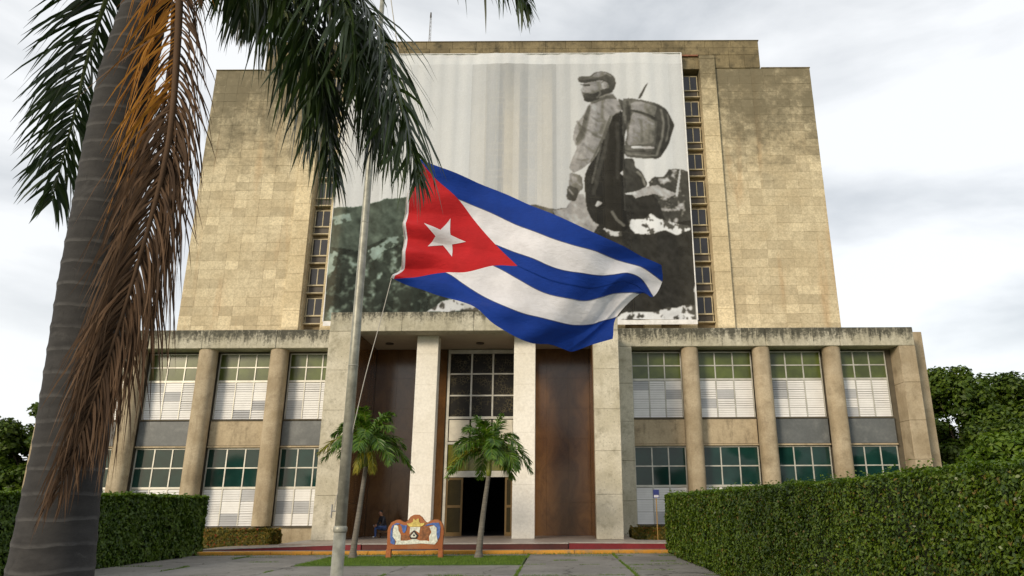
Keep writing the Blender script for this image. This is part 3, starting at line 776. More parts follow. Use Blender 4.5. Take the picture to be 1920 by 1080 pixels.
# --- wings
Ywin = 37.5
def louvre_panel(w, h, tilt, mat_):
    m_ = MB(); n = max(2, int(round(h / 0.105))); ph = h / n
    for i in range(n):
        z0 = i * ph
        d = 0.05 * math.sin(R(tilt)); e = ph * 0.98
        m_.add([(0.008, 0 - d, z0), (w - .008, 0 - d, z0), (w - .008, d + .012, z0 + e), (0.008, d + .012, z0 + e),
                (0.008, .01 - d, z0), (w - .008, .01 - d, z0), (w - .008, d + .022, z0 + e), (0.008, d + .022, z0 + e)],
               [(0, 1, 2, 3), (7, 6, 5, 4), (0, 4, 5, 1), (2, 6, 7, 3), (0, 3, 7, 4), (1, 5, 6, 2)])
    return m_
def wing_window(x0, x1, z_lo, z_mid, z_hi, glass, seed, curtain=False):
    """panes in 3 x 2 above, white louvres in three columns below"""
    r = random.Random(seed)
    w = x1 - x0; f = 0.055
    m_ = MB()
    m_.box(x0, x0 + f, Ywin - .06, Ywin + .02, z_lo, z_hi).box(x1 - f, x1, Ywin - .06, Ywin + .02, z_lo, z_hi)
    m_.box(x0 + f, x1 - f, Ywin - .058, Ywin + .018, z_hi - f, z_hi).box(x0 + f, x1 - f, Ywin - .058, Ywin + .018, z_mid - f, z_mid + f)
    zc = (z_mid + z_hi) / 2
    m_.box(x0 + f, x1 - f, Ywin - .056, Ywin + .016, zc - .03, zc + .03)
    cw = (w - 2 * f) / 3
    for i in (1, 2):
        xc = x0 + f + cw * i
        m_.box(xc - .03, xc + .03, Ywin - .054, Ywin + .014, z_mid + f, zc - .03).box(xc - .03, xc + .03, Ywin - .054, Ywin + .014, zc + .03, z_hi - f)
        m_.box(xc - .025, xc + .025, Ywin - .052, Ywin + .012, z_lo, z_mid - f)
    fr = P_(m_.build('louvred_window', M['alu']))
    for i in range(3):
        for j in range(2):
            xa = x0 + f + cw * i + (0 if i == 0 else .03); xb = x0 + f + cw * (i + 1) - (0 if i == 2 else .03)
            za, zb = ((z_mid + f, zc - .03), (zc + .03, z_hi - f))[j]
            c = Vector(((xa + xb) / 2, Ywin - .02, (za + zb) / 2))
            o = MB().box(-(xb - xa) / 2, (xb - xa) / 2, 0, .012, -(zb - za) / 2, (zb - za) / 2).build('pane', glass if not isinstance(glass, list) else glass[j])
            o.location = c; o.rotation_euler = (R(r.uniform(-.5, .5)), 0, R(r.uniform(-.4, .4))); o.parent = fr
    rows = 4 if z_mid - z_lo > 1.9 else 3
    hh = (z_mid - f - z_lo) / rows
    for i in range(3):
        xa = x0 + f + cw * i + (0 if i == 0 else .027); xb = x0 + f + cw * (i + 1) - (0 if i == 2 else .027)
        for j in range(rows):
            t = r.choice((6, 10, 14, 18, 26, 12, 34))
            mt = M['louvre_grey'] if r.random() < 0.2 else M['louvre']
            o = louvre_panel(xb - xa, hh - .012, t, mt).build('louvre_panel', mt)
            o.location = (xa, Ywin - .03, z_lo + j * hh); o.parent = fr

bays = [(3.86, 6.50), (7.28, 10.22), (11.04, 13.90), (14.74, 17.34)]
cols = [6.89, 10.63, 14.32]
for side in (0, 1):
    mx = (lambda x: x) if side == 0 else mir
    def B(name, mat_, xa, xb, y0, y1, z0, z1, c=0.0):
        a, b = sorted((mx(xa), mx(xb)))
        return lbox(name, mat_, a, b, y0, y1, z0, z1, c)
    B('wing_wall', M['core'], 3.0, 17.9, 37.56, 38.4, 0.0, 9.7)
    B('wing_body', M['column'], 2.9, 19.75, 38.42, 54.05, 0.0, 10.72)
    B('wing_end_wall', M['column'], 18.58, 19.74, 37.95, 38.41, 0.0, 10.66, 0.02)
    # beam in stones
    x = 3.11
    while x < 18.5:
        w = 3.86 if x < 14 else 18.55 - x
        B('beam_stone', M['beam'], x + .006, x + w - .006, 36.5 + rng.uniform(-.01, .01), 37.56, 9.60, 10.58, 0.025)
        x += w
    B('roof_slab', M['roofing'], 3.1, 18.5, 37.58, 38.41, 9.75, 10.50)
    # end pilasters in stones
    for xa, xb, nm in ((3.11, 3.80, 'pilaster_stone'), (17.70, 18.55, 'pilaster_stone')):
        z = 0.0
        for z1 in (1.9, 3.82, 5.75, 7.68, 9.594):
            B(nm, M['column'] if xa > 10 else M['pillar'], xa, xb, 36.5 + rng.uniform(-.006, .006), 37.6, z + .005, z1 - .003, 0.018); z = z1
    # round columns
    for xc in cols:
        cyl = MB()
        n = 32; zs = [0.80, 2.50, 2.51, 4.24, 4.25, 5.98, 5.99, 7.72, 7.73, 9.597]
        rs_ = [.44] * 10
        v = []; ff = []
        for zi, (z, r_) in enumerate(zip(zs, rs_)):
            for k in range(n):
                a = 2 * math.pi * k / n
                # rounded rectangle section
                ca, sa = math.cos(a), math.sin(a)
                q = (abs(ca) ** 2.6 + abs(sa) ** 2.6) ** (-1 / 2.6)
                v.append((ca * q * r_, sa * q * 0.42, z))
        for zi in range(len(zs) - 1):
            for k in range(n):
                k2 = (k + 1) % n
                ff.append((zi * n + k, zi * n + k2, (zi + 1) * n + k2, (zi + 1) * n + k))
        o = MB().add(v, ff).build('wing_column', M['column'], None, (mx(xc), 36.98, 0), smooth=True)
        P_(o)
    B('plinth', M['column'], 3.81, 17.69, 37.05, 37.55, 0.0, 0.70)
    B('sill', M['core'], 3.81, 17.69, 36.98, 37.56, 0.705, 0.775, 0.01)
    grey = ((0, 0, 1, 1), (1, 0, 1, 1))[side]
    for bi, (xa, xb) in enumerate(bays):
        a, b = sorted((mx(xa), mx(xb)))
        wing_window(a, b, 6.06, 8.02, 9.50, M['glass_hi'], 100 + side * 10 + bi)
        wing_window(a, b, 0.80, 2.62, 4.58, M['glass_lo'], 200 + side * 10 + bi)
        lbox('spandrel', M['slate'] if grey[bi] else M['spandrel'], a, b, Ywin - .16, Ywin + .05, 4.70, 5.94, 0.012)
        lbox('window_sill', M['core'], a - .02, b + .02, Ywin - .20, Ywin + .05, 5.96, 6.03, 0.01)
        lbox('lintel', M['spandrel'], a - .02, b + .02, Ywin - .20, Ywin + .05, 4.60, 4.685, 0.01)

# --- portico
PX0, PX1 = -10.50, 2.74
for i in range(4):
    xa = PX0 + (PX1 - PX0) * i / 4; xb = PX0 + (PX1 - PX0) * (i + 1) / 4
    lbox('portico_beam', M['beam'], xa + .004, xb - .004, 32.0 + rng.uniform(-.006, .006), 32.75, 9.40, 10.31, 0.02)
lbox('portico_roof', M['roofing'], PX0 + .02, PX1 - .02, 32.76, 37.5, 9.52, 10.22)
lbox('portico_soffit', M['soffit'], -9.32, 1.58, 32.76, 36.30, 9.43, 9.51)
for xl in (-8.35, -3.87, 0.61):
    o = MB().tube([(xl, 34.7, 9.428), (xl, 34.7, 9.38)], [.20, .20], 20).build('downlight', M['tpanel']); P_(o)
for xa, xb in ((PX0, -9.34), (1.60, PX1)):
    z = 0.322
    for z1 in (2.15, 3.98, 5.8, 7.6, 9.395):
        lbox('pillar_stone', M['pillar'], xa, xb, 32.0 + rng.uniform(-.005, .005), 32.78, z + .004, z1 - .002, 0.015); z = z1
    # marble-lined flank wall
    lbox('flank_wall', M['pillar'], xa + .02, xb - .02, 32.79, 37.0, 0.0, 9.5)
for s_, x in ((1, -9.335), (-1, 1.595)):
    for k in range(6):
        for j in range(3):
            za = 0.325 + k * 1.5167; ya = 32.8 + j * 1.12
            o = MB().box(min(x, x + s_ * .03), max(x, x + s_ * .03), ya + .004, ya + 1.116, za + .004, za + 1.512, 0.004).build('marble_panel', M['marble']); P_(o)
for xa, xb in ((-6.66, -5.66), (mir(-5.66), mir(-6.66))):
    z = 0.322
    for z1 in (2.6, 4.9, 7.1, 8.55, 9.425):
        lbox('column_block', M['front_column'], xa, xb, 33.1 + rng.uniform(-.002, .002), 33.75, z + .0015, z1 - .001, 0.005); z = z1
lbox('back_wall', M['core'], -9.33, -5.66, 36.24, 37.0, 0.0, 9.45)
lbox('back_wall', M['core'], mir(-5.66), 1.59, 36.24, 37.0, 0.0, 9.45)
def panels(xa, xb, nc):
    w = (xb - xa) / nc
    for i in range(nc):
        for k in range(6):
            za = 0.325 + k * 1.5167
            o = MB().box(-w / 2 + .0015, w / 2 - .0015, 0, .035, .0015, 1.515, 0.002).build('marble_panel', M['marble'], None, (xa + (i + .5) * w, 36.20, za))
            o.rotation_euler = (R(rng.uniform(-.10, .10)), 0, R(rng.uniform(-.12, .12)))
            P_(o)
panels(-9.30, -6.05, 3); panels(mir(-6.05), 1.56, 3)
panels(-6.045, -5.70, 1); panels(mir(-5.70), mir(-6.045), 1)
# entrance screen between the columns
dA, dB = -5.62, mir(-5.62)
es = MB()
for xa in (dA, dB - .12):
    es.box(xa, xa + .12, 36.08, 36.26, 0.325, 9.40)
es.box(dA + .12, dB - .12, 36.10, 36.25, 9.18, 9.38)
for za, zb in ((5.86, 5.98), (4.62, 4.74), (3.05, 3.34)):
    es.box(dA + .12, dB - .12, 36.09, 36.25, za, zb)
pw = (dB - dA - .24) / 3
for i in (1, 2):
    es.box(dA + .12 + pw * i - .04, dA + .12 + pw * i + .04, 36.10, 36.24, 5.98, 9.18)
for za in (7.03, 8.13):
    es.box(dA + .12, dB - .12, 36.105, 36.235, za - .035, za + .035)
scr = P_(es.build('entrance_screen', M['alu']))
def sub(name, mat_, x0, x1, y0, y1, z0, z1, parent, c=0.0):
    o = box(name, mat_, None, x0, x1, y0, y1, z0, z1, c); o.parent = parent; return o
for i in range(3):
    for za, zb in ((5.985, 6.99), (7.07, 8.09), (8.17, 9.175)):
        sub('pane', M['lattice'], dA + .125 + pw * i + (.04 if i else 0), dA + .115 + pw * (i + 1) - (.04 if i < 2 else 0), 36.15, 36.17, za, zb, scr)
for i in range(3):
    sub('white_panel', M['white_panel'], dA + .16 + pw * i, dA + .08 + pw * (i + 1), 36.12, 36.2, 4.78, 5.82, scr, 0.02)
    sub('pane', plain('yellow_green_glass', (0.13, 0.13, 0.022), 0.12, var=0.3), dA + .13 + pw * i, dA + .11 + pw * (i + 1), 36.15, 36.17, 3.35, 4.61, scr)
for xa, xb in ((dA + .13, dA + .95), (dB - .95 + .45, dB - .13)):
    dm = MB(); f = .09
    dm.box(xa, xa + f, 36.10, 36.16, .33, 3.03).box(xb - f, xb, 36.10, 36.16, .33, 3.03).box(xa + f, xb - f, 36.102, 36.158, 2.92, 3.03).box(xa + f, xb - f, 36.102, 36.158, .33, .5).box(xa + f, xb - f, 36.102, 36.158, 1.62, 1.74)
    dl = P_(dm.build('door_leaf', M['gold']))
    sub('pane', M['door_glass'], xa + f, xb - f, 36.125, 36.135, .5, 1.62, dl)
    sub('pane', M['door_glass'], xa + f, xb - f, 36.125, 36.135, 1.74, 2.92, dl)
# dark entrance hall behind the open door
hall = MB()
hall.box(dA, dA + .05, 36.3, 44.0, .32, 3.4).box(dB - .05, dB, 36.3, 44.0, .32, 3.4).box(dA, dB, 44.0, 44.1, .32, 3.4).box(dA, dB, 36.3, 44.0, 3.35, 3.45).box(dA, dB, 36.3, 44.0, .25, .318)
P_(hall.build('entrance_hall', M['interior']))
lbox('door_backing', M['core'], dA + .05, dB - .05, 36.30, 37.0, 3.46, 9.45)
# low dark bench inside the portico
# antenna on the tower roof
an = empty('roof_antenna', (-11.65, 56.0, 40.7))
tag(an, 'thin lattice antenna mast standing on the tower roof', 'antenna')
m_ = MB()
for q in range(3):
    a = 2.094 * q
    m_.tube([(.12 * math.cos(a), .12 * math.sin(a), 0), (.07 * math.cos(a), .07 * math.sin(a), 4.3)], .022, 6)
m_.build('mast', M['antenna'], an)
m_ = MB()
for k in range(10):
    for q in range(3):
        a, b = 2.094 * q, 2.094 * (q + 1)
        r0, r1 = .12 - .005 * k, .12 - .005 * (k + 1)
        m_.tube([(r0 * math.cos(a), r0 * math.sin(a), .43 * k), (r1 * math.cos(b), r1 * math.sin(b), .43 * (k + 1))], .010, 4)
m_.build('bracing', M['antenna'], an)
MB().tube([(0, 0, 4.25), (0, 0, 4.75)], [.09, .06], 10).build('lamp', M['tpanel'], an)
# ------------------------------------------------------------------ banner on the tower
def vnoise(x, z, sc, seed):
    rs = np.random.default_rng(seed); tab = rs.random((256, 256))
    X, Z = x * sc, z * sc
    i, j = np.floor(X).astype(int), np.floor(Z).astype(int)
    fx, fz = X - i, Z - j
    fx, fz = fx * fx * (3 - 2 * fx), fz * fz * (3 - 2 * fz)
    i &= 255; j &= 255; i1, j1 = (i + 1) & 255, (j + 1) & 255
    return (tab[i, j] * (1 - fx) + tab[i1, j] * fx) * (1 - fz) + (tab[i, j1] * (1 - fx) + tab[i1, j1] * fx) * fz
def fbm(x, z, sc, seed, o=4):
    s, a, t = 0, 1.0, 0
    for k in range(o):
        s = s + a * vnoise(x + 7.3 * k, z + 3.1 * k, sc * 2 ** k, seed + k); t += a; a *= 0.62
    return s / t
def inside(px, pz, poly):
    c = np.zeros(px.shape, bool); n = len(poly)
    for i in range(n):
        x0, z0 = poly[i]; x1, z1 = poly[(i + 1) % n]
        if z0 == z1: continue
        c ^= ((z0 > pz) != (z1 > pz)) & (px < (x1 - x0) * (pz - z0) / (z1 - z0) + x0)
    return c

def make_banner():
    x0, x1, z0, z1 = -18.05, 10.70, 15.34, 39.10
    nx, nz = 520, 430
    gx, gz = np.meshgrid(np.linspace(x0, x1, nx), np.linspace(z0, z1, nz))
    px, pz = gx.ravel(), gz.ravel()
    tone = 0.66 + 0.05 * (fbm(px, pz, 0.12, 3) - .5)
    strip = np.floor((px - x0) / 1.198)
    rs = np.random.default_rng(5); st = rs.normal(0, 0.022, 64)
    tone = tone + st[strip.astype(int)]
    top = pz > 38.05
    tone[top] += 0.03
    green = np.zeros_like(tone)
    wob = 0.16
    wx = px + wob * (fbm(px, pz, 1.3, 21) - .5) * 1.4; wz = pz + wob * (fbm(px, pz, 1.3, 31) - .5) * 1.4
    f1, f2, f3 = fbm(px, pz, 0.9, 41), fbm(px * 1.0, pz * 1.0, 2.0, 51, 3), fbm(px + pz * .5, pz - px * .4, 1.3, 61)
    for name, t, tex, poly in PRINT:
        big = name in ('hill', 'hill_lower', 'dark_ground', 'bush', 'foam', 'foam2', 'foam3', 'foam4', 'foam5', 'foam6', 'foam7', 'rock', 'ledge')
        if not big:                                   # round the corners of the figure's outlines
            poly = [q for a, b in zip(poly, poly[1:] + poly[:1]) for q in ((a[0] * .84 + b[0] * .16, a[1] * .84 + b[1] * .16), (a[0] * .16 + b[0] * .84, a[1] * .16 + b[1] * .84))]
        m = inside(wx if big else px, wz if big else pz, poly)
        f = (0.5 * f1 + 0.5 * f2)
        if name == 'hill': v = t * (1 + 1.3 * (f1 - .5) + 1.2 * (f2 - .5)) + 0.02
        elif name == 'hill_lower':
            v = t * .7 + 0.30 * np.clip((f2 - .50) * 3.5, 0, 1) ** 1.4 * np.clip((f3 - .32) * 3, 0, 1) + .05 * (f1 - .4)
        elif name in ('foam', 'foam2', 'foam3', 'foam4', 'foam5', 'foam6', 'foam7'):
            v = np.where(f2 + .5 * (f3 - .5) < .46, 0.07, t * (0.75 + .5 * f1))
        elif name == 'bush': v = t * .5 + .5 * np.clip((f2 - .60) * 4, 0, 1)
        elif big: v = t * (1 + 1.5 * tex * (f3 - .5) + .8 * tex * (f2 - .5))
        else:                                         # rounded form: lighter towards the upper left
            xa, xb = min(q[0] for q in poly), max(q[0] for q in poly); za, zb = min(q[1] for q in poly), max(q[1] for q in poly)
            v = t * (1.0 + .55 * (.5 - (px - xa) / (xb - xa + 1e-6)) + .35 * ((pz - za) / (zb - za + 1e-6) - .5) + .5 * tex * (f2 - .5))
        tone[m] = v[m]
        if name in ('hill', 'hill_lower', 'foam5', 'foam6', 'foam7'): green[m] = np.clip((-(px[m]) - 2) / 6, 0, 1)
        else: green[m] = 0
    # soft printed detail: strokes with feathered edges (tone, half width, strength, points)
    for t, hw, a, pts in STROKES:
        dmin = np.full(px.shape, 9.0)
        bx = [q[0] for q in pts]; bz = [q[1] for q in pts]
        m = (px > min(bx) - 1) & (px < max(bx) + 1) & (pz > min(bz) - 1) & (pz < max(bz) + 1)
        qx, qz = px[m] + .12 * (f3[m] - .5), pz[m] + .12 * (f2[m] - .5)
        dm = np.full(qx.shape, 9.0)
        for (ax, az), (bx_, bz_) in zip(pts[:-1], pts[1:]):
            dx, dz = bx_ - ax, bz_ - az
            tt = np.clip(((qx - ax) * dx + (qz - az) * dz) / (dx * dx + dz * dz + 1e-9), 0, 1)
            dm = np.minimum(dm, np.hypot(qx - ax - tt * dx, qz - az - tt * dz))
        k = a * np.clip(1.6 - dm / hw, 0, 1)
        tone[m] = tone[m] * (1 - k) + t * k
    fa, fb = fbm(px, pz, 3.4, 81, 3), fbm(px * 1.0 + pz * .8, pz * .45 - px * .35, 3.0, 86, 3)
    dk = tone < .5
    tone = np.where(dk, tone * np.clip(1 + .55 * (fa - .5) + .9 * (fb - .5), .3, 2.0), tone)
    T2 = tone.reshape(nz, nx)
    for _ in range(1):
        Pd = np.pad(T2, 1, mode='edge')
        T2 = (Pd[1:-1, 1:-1] * 2 + Pd[:-2, 1:-1] + Pd[2:, 1:-1] + Pd[1:-1, :-2] + Pd[1:-1, 2:]) / 6
    tone = T2.ravel() * (1 + .10 * (rs.random(px.shape) - .5))
    tone = np.clip(tone, 0.016, 0.8)
    al = np.clip(.15 + rs.normal(0, .05, 64) + .26 * np.exp(-((np.arange(64) - 12.0) / 3.2) ** 2), .05, .45)[strip.astype(int)]
    al = np.where(top, .10, al) * np.where(tone < .3, .55, 1.0)
    col = np.stack([tone * (1 - .22 * green), tone * (1 + .04 * green), tone * (1 - .06 * green), al], 1)
    col[:, 0] *= np.where(tone > .4, .93, 1.0); col[:, 1] *= np.where(tone > .4, .975, 1.0); col[:, 2] *= np.where(tone < .2, .92, 1.03)
    s = (px - x0) / (x1 - x0); h = (pz - z0) / (z1 - z0)
    y = 53.30 + 0.022 * np.sin(px * 5.24 + 2.5 * fbm(px, px * 0 + 2, .4, 91)) * (0.4 + h * .6) + 0.05 * np.sin(px * 1.1 + pz * .25) + 0.06 * np.sin(px * .55 + 1)
    y += 0.05 * np.sin((px * 2.2 + pz * 1.1)) * np.clip(1 - h * 2.2, 0, 1) * np.clip((s - .55) * 3, 0, 1)
    y += 0.06 * (fbm(px, pz, .5, 71) - .5)
    P = np.stack([px, y, pz], 1)
    idx = np.arange(nx * nz).reshape(nz, nx)
    F = np.stack([idx[:-1, :-1].ravel(), idx[:-1, 1:].ravel(), idx[1:, 1:].ravel(), idx[1:, :-1].ravel()], 1)
    m, n, l, bs = new_mat('printed_mesh_fabric')
    at = n.new('ShaderNodeAttribute'); at.attribute_name = 'print'
    l.new(at.outputs['Color'], bs.inputs['Base Color'])
    bs.inputs['Roughness'].default_value = 0.7; bs.inputs['Specular IOR Level'].default_value = 0.12
    tp = n.new('ShaderNodeBsdfTransparent'); mx = n.new('ShaderNodeMixShader'); l.new(at.outputs['Alpha'], mx.inputs[0])
    l.new(bs.outputs[0], mx.inputs[1]); l.new(tp.outputs[0], mx.inputs[2])
    l.new(mx.outputs[0], n['Material Output'].inputs['Surface'])
    root = empty('photo_banner', (-3.7, 53.3, 15.3))
    tag(root, 'huge black and white photo banner of a soldier with backpack hung on the tower', 'banner')
    o = np_mesh('printed_sheet', P - np.array([-3.7, 53.3, 15.3]), F, m, root, smooth=True)
    ca = o.data.color_attributes.new('print', 'FLOAT_COLOR', 'POINT')
    ca.data.foreach_set('color', col.astype(np.float32).ravel())
    # hems and eyelet ropes
    hem = plain('banner_hem', (0.66, 0.66, 0.66), 0.6)
    MB().tube([(x1 + 3.7 + .02, 0, -.02), (x1 + 3.7 + .02, 0, 23.8)], .05, 8).build('side_hem', hem, root)
    MB().tube([(x0 + 3.7 - .02, 0, -.02), (x0 + 3.7 - .02, 0, 23.8)], .05, 8).build('side_hem', hem, root)
    MB().box(7.0 - 2.0, x1 + 3.7, -.03, .02, -.35, 0.02).build('bottom_hem', hem, root)
    MB().box(x0 + 3.7, x0 + 4.9, -.03, .02, -.35, 0.02).build('bottom_hem', hem, root)
    MB().tube([(x0 + 3.7, 0, 23.80), (x1 + 3.7, 0, 23.80)], .045, 8).build('top_hem', hem, root)
make_banner()

# ------------------------------------------------------------------ flagpole and flag
pole = empty('flagpole', (-4.06, 14.0, 0))
tag(pole, 'tall tapered grey metal flagpole rising in front of the portico', 'flagpole')
MB().tube([(0, 0, 1.29), (0, 0, 5), (0, 0, 9), (0, 0, 13.6)], [.105, .092, .072, .05], 20).build('shaft', M['pole'], pole, smooth=True)
MB().tube([(0, 0, 0), (0, 0, .05), (0, 0, .051), (0, 0, 1.26)], [.22, .22, .116, .110], 20).build('base', M['pole'], pole, smooth=True)
MB().tube([(0, 0, 1.24), (0, 0, 1.27), (0, 0, 1.33), (0, 0, 1.36)], [.112, .126, .126, .108], 20).build('collar', M['pole'], pole, smooth=True)
for z in (4.35, 7.4, 10.4):
    MB().tube([(0, 0, z), (0, 0, z + .03)], [.098 - (z - 4.35) * .0055, .098 - (z - 4.35) * .0055], 20).build('joint_band', M['pole'], pole, smooth=True)
MB().tube([(0, 0, 13.6), (0, 0, 13.65), (0, 0, 13.78), (0, 0, 13.86)], [.05, .11, .11, .03], 16).build('finial', M['pole'], pole, smooth=True)
cl = MB(); cl.tube([(-.10, -.06, 1.62), (-.16, -.06, 1.62)], .012, 8); cl.tube([(-.17, -.06, 1.50), (-.17, -.06, 1.74)], .014, 8)
cl.build('cleat', M['antenna'], pole)

FL = np.array(FLAG)                      # [6 seams][17 points along the fly] in metres
def cr1(A, t, axis):
    n = A.shape[axis]; T = np.clip(t, 0, 1) * (n - 1); i = np.minimum(T.astype(int), n - 2); f = T - i
    pad = np.concatenate([2 * np.take(A, [0], axis) - np.take(A, [1], axis), A, 2 * np.take(A, [n - 1], axis) - np.take(A, [n - 2], axis)], axis)
    return pad, i, f
def S(u, v):
    u = np.asarray(u, float); v = np.asarray(v, float)
    nu, nv = FL.shape[1], FL.shape[0]
    A = np.concatenate([2 * FL[:, :1] - FL[:, 1:2], FL, 2 * FL[:, -1:] - FL[:, -2:-1]], 1)
    A = np.concatenate([2 * A[:1] - A[1:2], A, 2 * A[-1:] - A[-2:-1]], 0)
    def w(f): return [(-f + 2 * f**2 - f**3) / 2, (2 - 5 * f**2 + 3 * f**3) / 2, (f + 4 * f**2 - 3 * f**3) / 2, (-f**2 + f**3) / 2]
    U = np.clip(u, 0, 1) * (nu - 1); iu = np.minimum(U.astype(int), nu - 2); fu = U - iu
    W = np.clip(v, 0, 1) * (nv - 1); iv = np.minimum(W.astype(int), nv - 2); fv = W - iv
    wu, wv = w(fu), w(fv)
    out = 0
    for a in range(4):
        for b in range(4):
            out = out + (wv[a] * wu[b])[..., None] * A[iv + a, iu + b]
    # creases running from the hoist corners and soft flutter
    cre = 0.020 * np.sin(26 * (v - .1) + 9 * u) * np.exp(-3.0 * u) + 0.018 * np.sin(17 * u - 8 * v) * u + 0.012 * np.sin(31 * u + 5 * v)
    cre = cre + 0.05 * np.sin(10.5 * v + 7 * u) * np.clip(u - .55, 0, 1) + 0.030 * np.sin(40 * u * (v - .2)) * np.clip(v - .3, 0, 1) * np.exp(-2 * u)
    rid = lambda w: 1 - 2 * np.abs(((w / 3.1416) % 1.0) - .5)          # sharp folds
    cre = cre * 1.8 + 0.17 * rid(13 * v + 5 * u) * np.exp(-4.5 * u) * (.3 + v)
    cre = cre + 0.13 * rid(11 * u - 9 * v + 1) * np.clip((u - .25) * 2, 0, 1) * np.clip(v - .1, 0, 1)
    cre = cre + 0.11 * rid(19 * u + 6 * v) * np.clip((u - .6) * 2.5, 0, 1)
    out = out.copy(); out[..., 1] += cre
    return out
def tri(v): return 0.433 * (1 - np.abs(2 * v - 1))
FO = np.array([-3.39, 14.05, 6.19])
flag = empty('national_flag', FO)
tag(flag, 'red white and blue flag with a white star, flying from the pole', 'flag')
def grid_part(name, u, v, mat_, off_=0.0):
    nz_, nx_ = u.shape
    P = S(u, v)
    idx = np.arange(nx_ * nz_).reshape(nz_, nx_)
    F = np.stack([idx[:-1, :-1].ravel(), idx[:-1, 1:].ravel(), idx[1:, 1:].ravel(), idx[1:, :-1].ravel()], 1)
    return np_mesh(name, P.reshape(-1, 3) - FO, F, mat_, flag, smooth=True)
for k in range(5):
    sv = np.linspace(k / 5, (k + 1) / 5, 21)[:, None]; t = np.linspace(0, 1, 110)[None, :]
    if k == 2:  # make sure the apex of the triangle has a vertex
        sv = np.sort(np.append(sv[:, 0], .5))[:, None]
    u = tri(sv) + (1 - tri(sv)) * t; v = np.broadcast_to(sv, u.shape)
    grid_part('stripe', u, v, M['f_blue'] if k % 2 == 0 else M['f_white'])
sv = np.linspace(0, 1, 101)[:, None]; t = np.linspace(0, 1, 50)[None, :]
u = tri(sv) * t; v = np.broadcast_to(sv, u.shape)
grid_part('triangle', u, v, M['f_red'])
# star, laid 5 mm off the cloth on both faces
for sgn in (-1, 1):
    ring = []
    for q in range(10):
        rr = .172 if q % 2 == 0 else .172 * .382
        a = math.pi * 2 * q / 10 + R(8)
        ring.append((rr * math.sin(a) * .5, -rr * math.cos(a)))
    U, Vv, F = [], [], []
    NR = 10; NSEG = 8
    pts = []
    for q in range(10):
        for s_ in range(NSEG):
            f = s_ / NSEG; a, b = ring[q], ring[(q + 1) % 10]
            pts.append((a[0] * (1 - f) + b[0] * f, a[1] * (1 - f) + b[1] * f))
    nP = len(pts)
    for r_ in range(NR + 1):
        for (a, b) in pts:
            U.append(.142 + a * max(r_, .01) / NR); Vv.append(.5 + b * max(r_, .01) / NR)
    P = S(np.array(U), np.array(Vv)); P[:, 1] += sgn * .009
    for r_ in range(NR):
        for q in range(nP):
            F.append((r_ * nP + q, r_ * nP + (q + 1) % nP, (r_ + 1) * nP + (q + 1) % nP, (r_ + 1) * nP + q))
    np_mesh('star', P - FO, np.array(F), M['f_white'], flag, smooth=True)
vv = np.linspace(0, 1, 60); A0 = S(np.zeros(60), vv); A1 = S(np.full(60, .02), vv)
D = unit(A0 - A1) * .055
P = np.concatenate([A0, A0 + D]); i = np.arange(59)
np_mesh('heading', P - FO, np.stack([i, i + 1, i + 61, i + 60], 1), M['f_white'], flag, smooth=True)
for k in range(1, 5):
    su = np.linspace(float(tri(np.array(k / 5))), 1, 90)
    q_ = S(su, np.full(90, k / 5))
    MB().tube(list(q_ - FO), .009, 5).build('seam', M['f_seam'], flag)
# halyard: cleat - foot of the hoist, head of the hoist - pole head
hb, ht = S(np.array([0.0]), np.array([1.0]))[0], S(np.array([0.0]), np.array([0.0]))[0]
po = np.array([-4.06, 14.0, 0])
lo = catmull([(-4.20, 13.94, 1.62), (-3.98, 13.97, 3.0), (-3.80, 14.0, 4.2), (-3.60, 14.03, 5.25), hb - np.array([.05, 0, 0])], 24)
up = catmull([ht - np.array([.05, 0, 0]), (-3.42, 13.98, 10.6), (-3.86, 13.97, 13.0), (-3.96, 13.96, 13.62)], 20)
MB().tube([q - po for q in lo], .008, 6).build('halyard', M['rope'], pole)
MB().tube([q - po for q in up], .011, 6).build('halyard', M['rope'], pole)
hv = S(np.zeros(30), np.linspace(0, 1, 30)) - np.array([.06, 0, 0])
MB().tube([q - po for q in hv], .010, 6).build('halyard', M['rope'], pole)

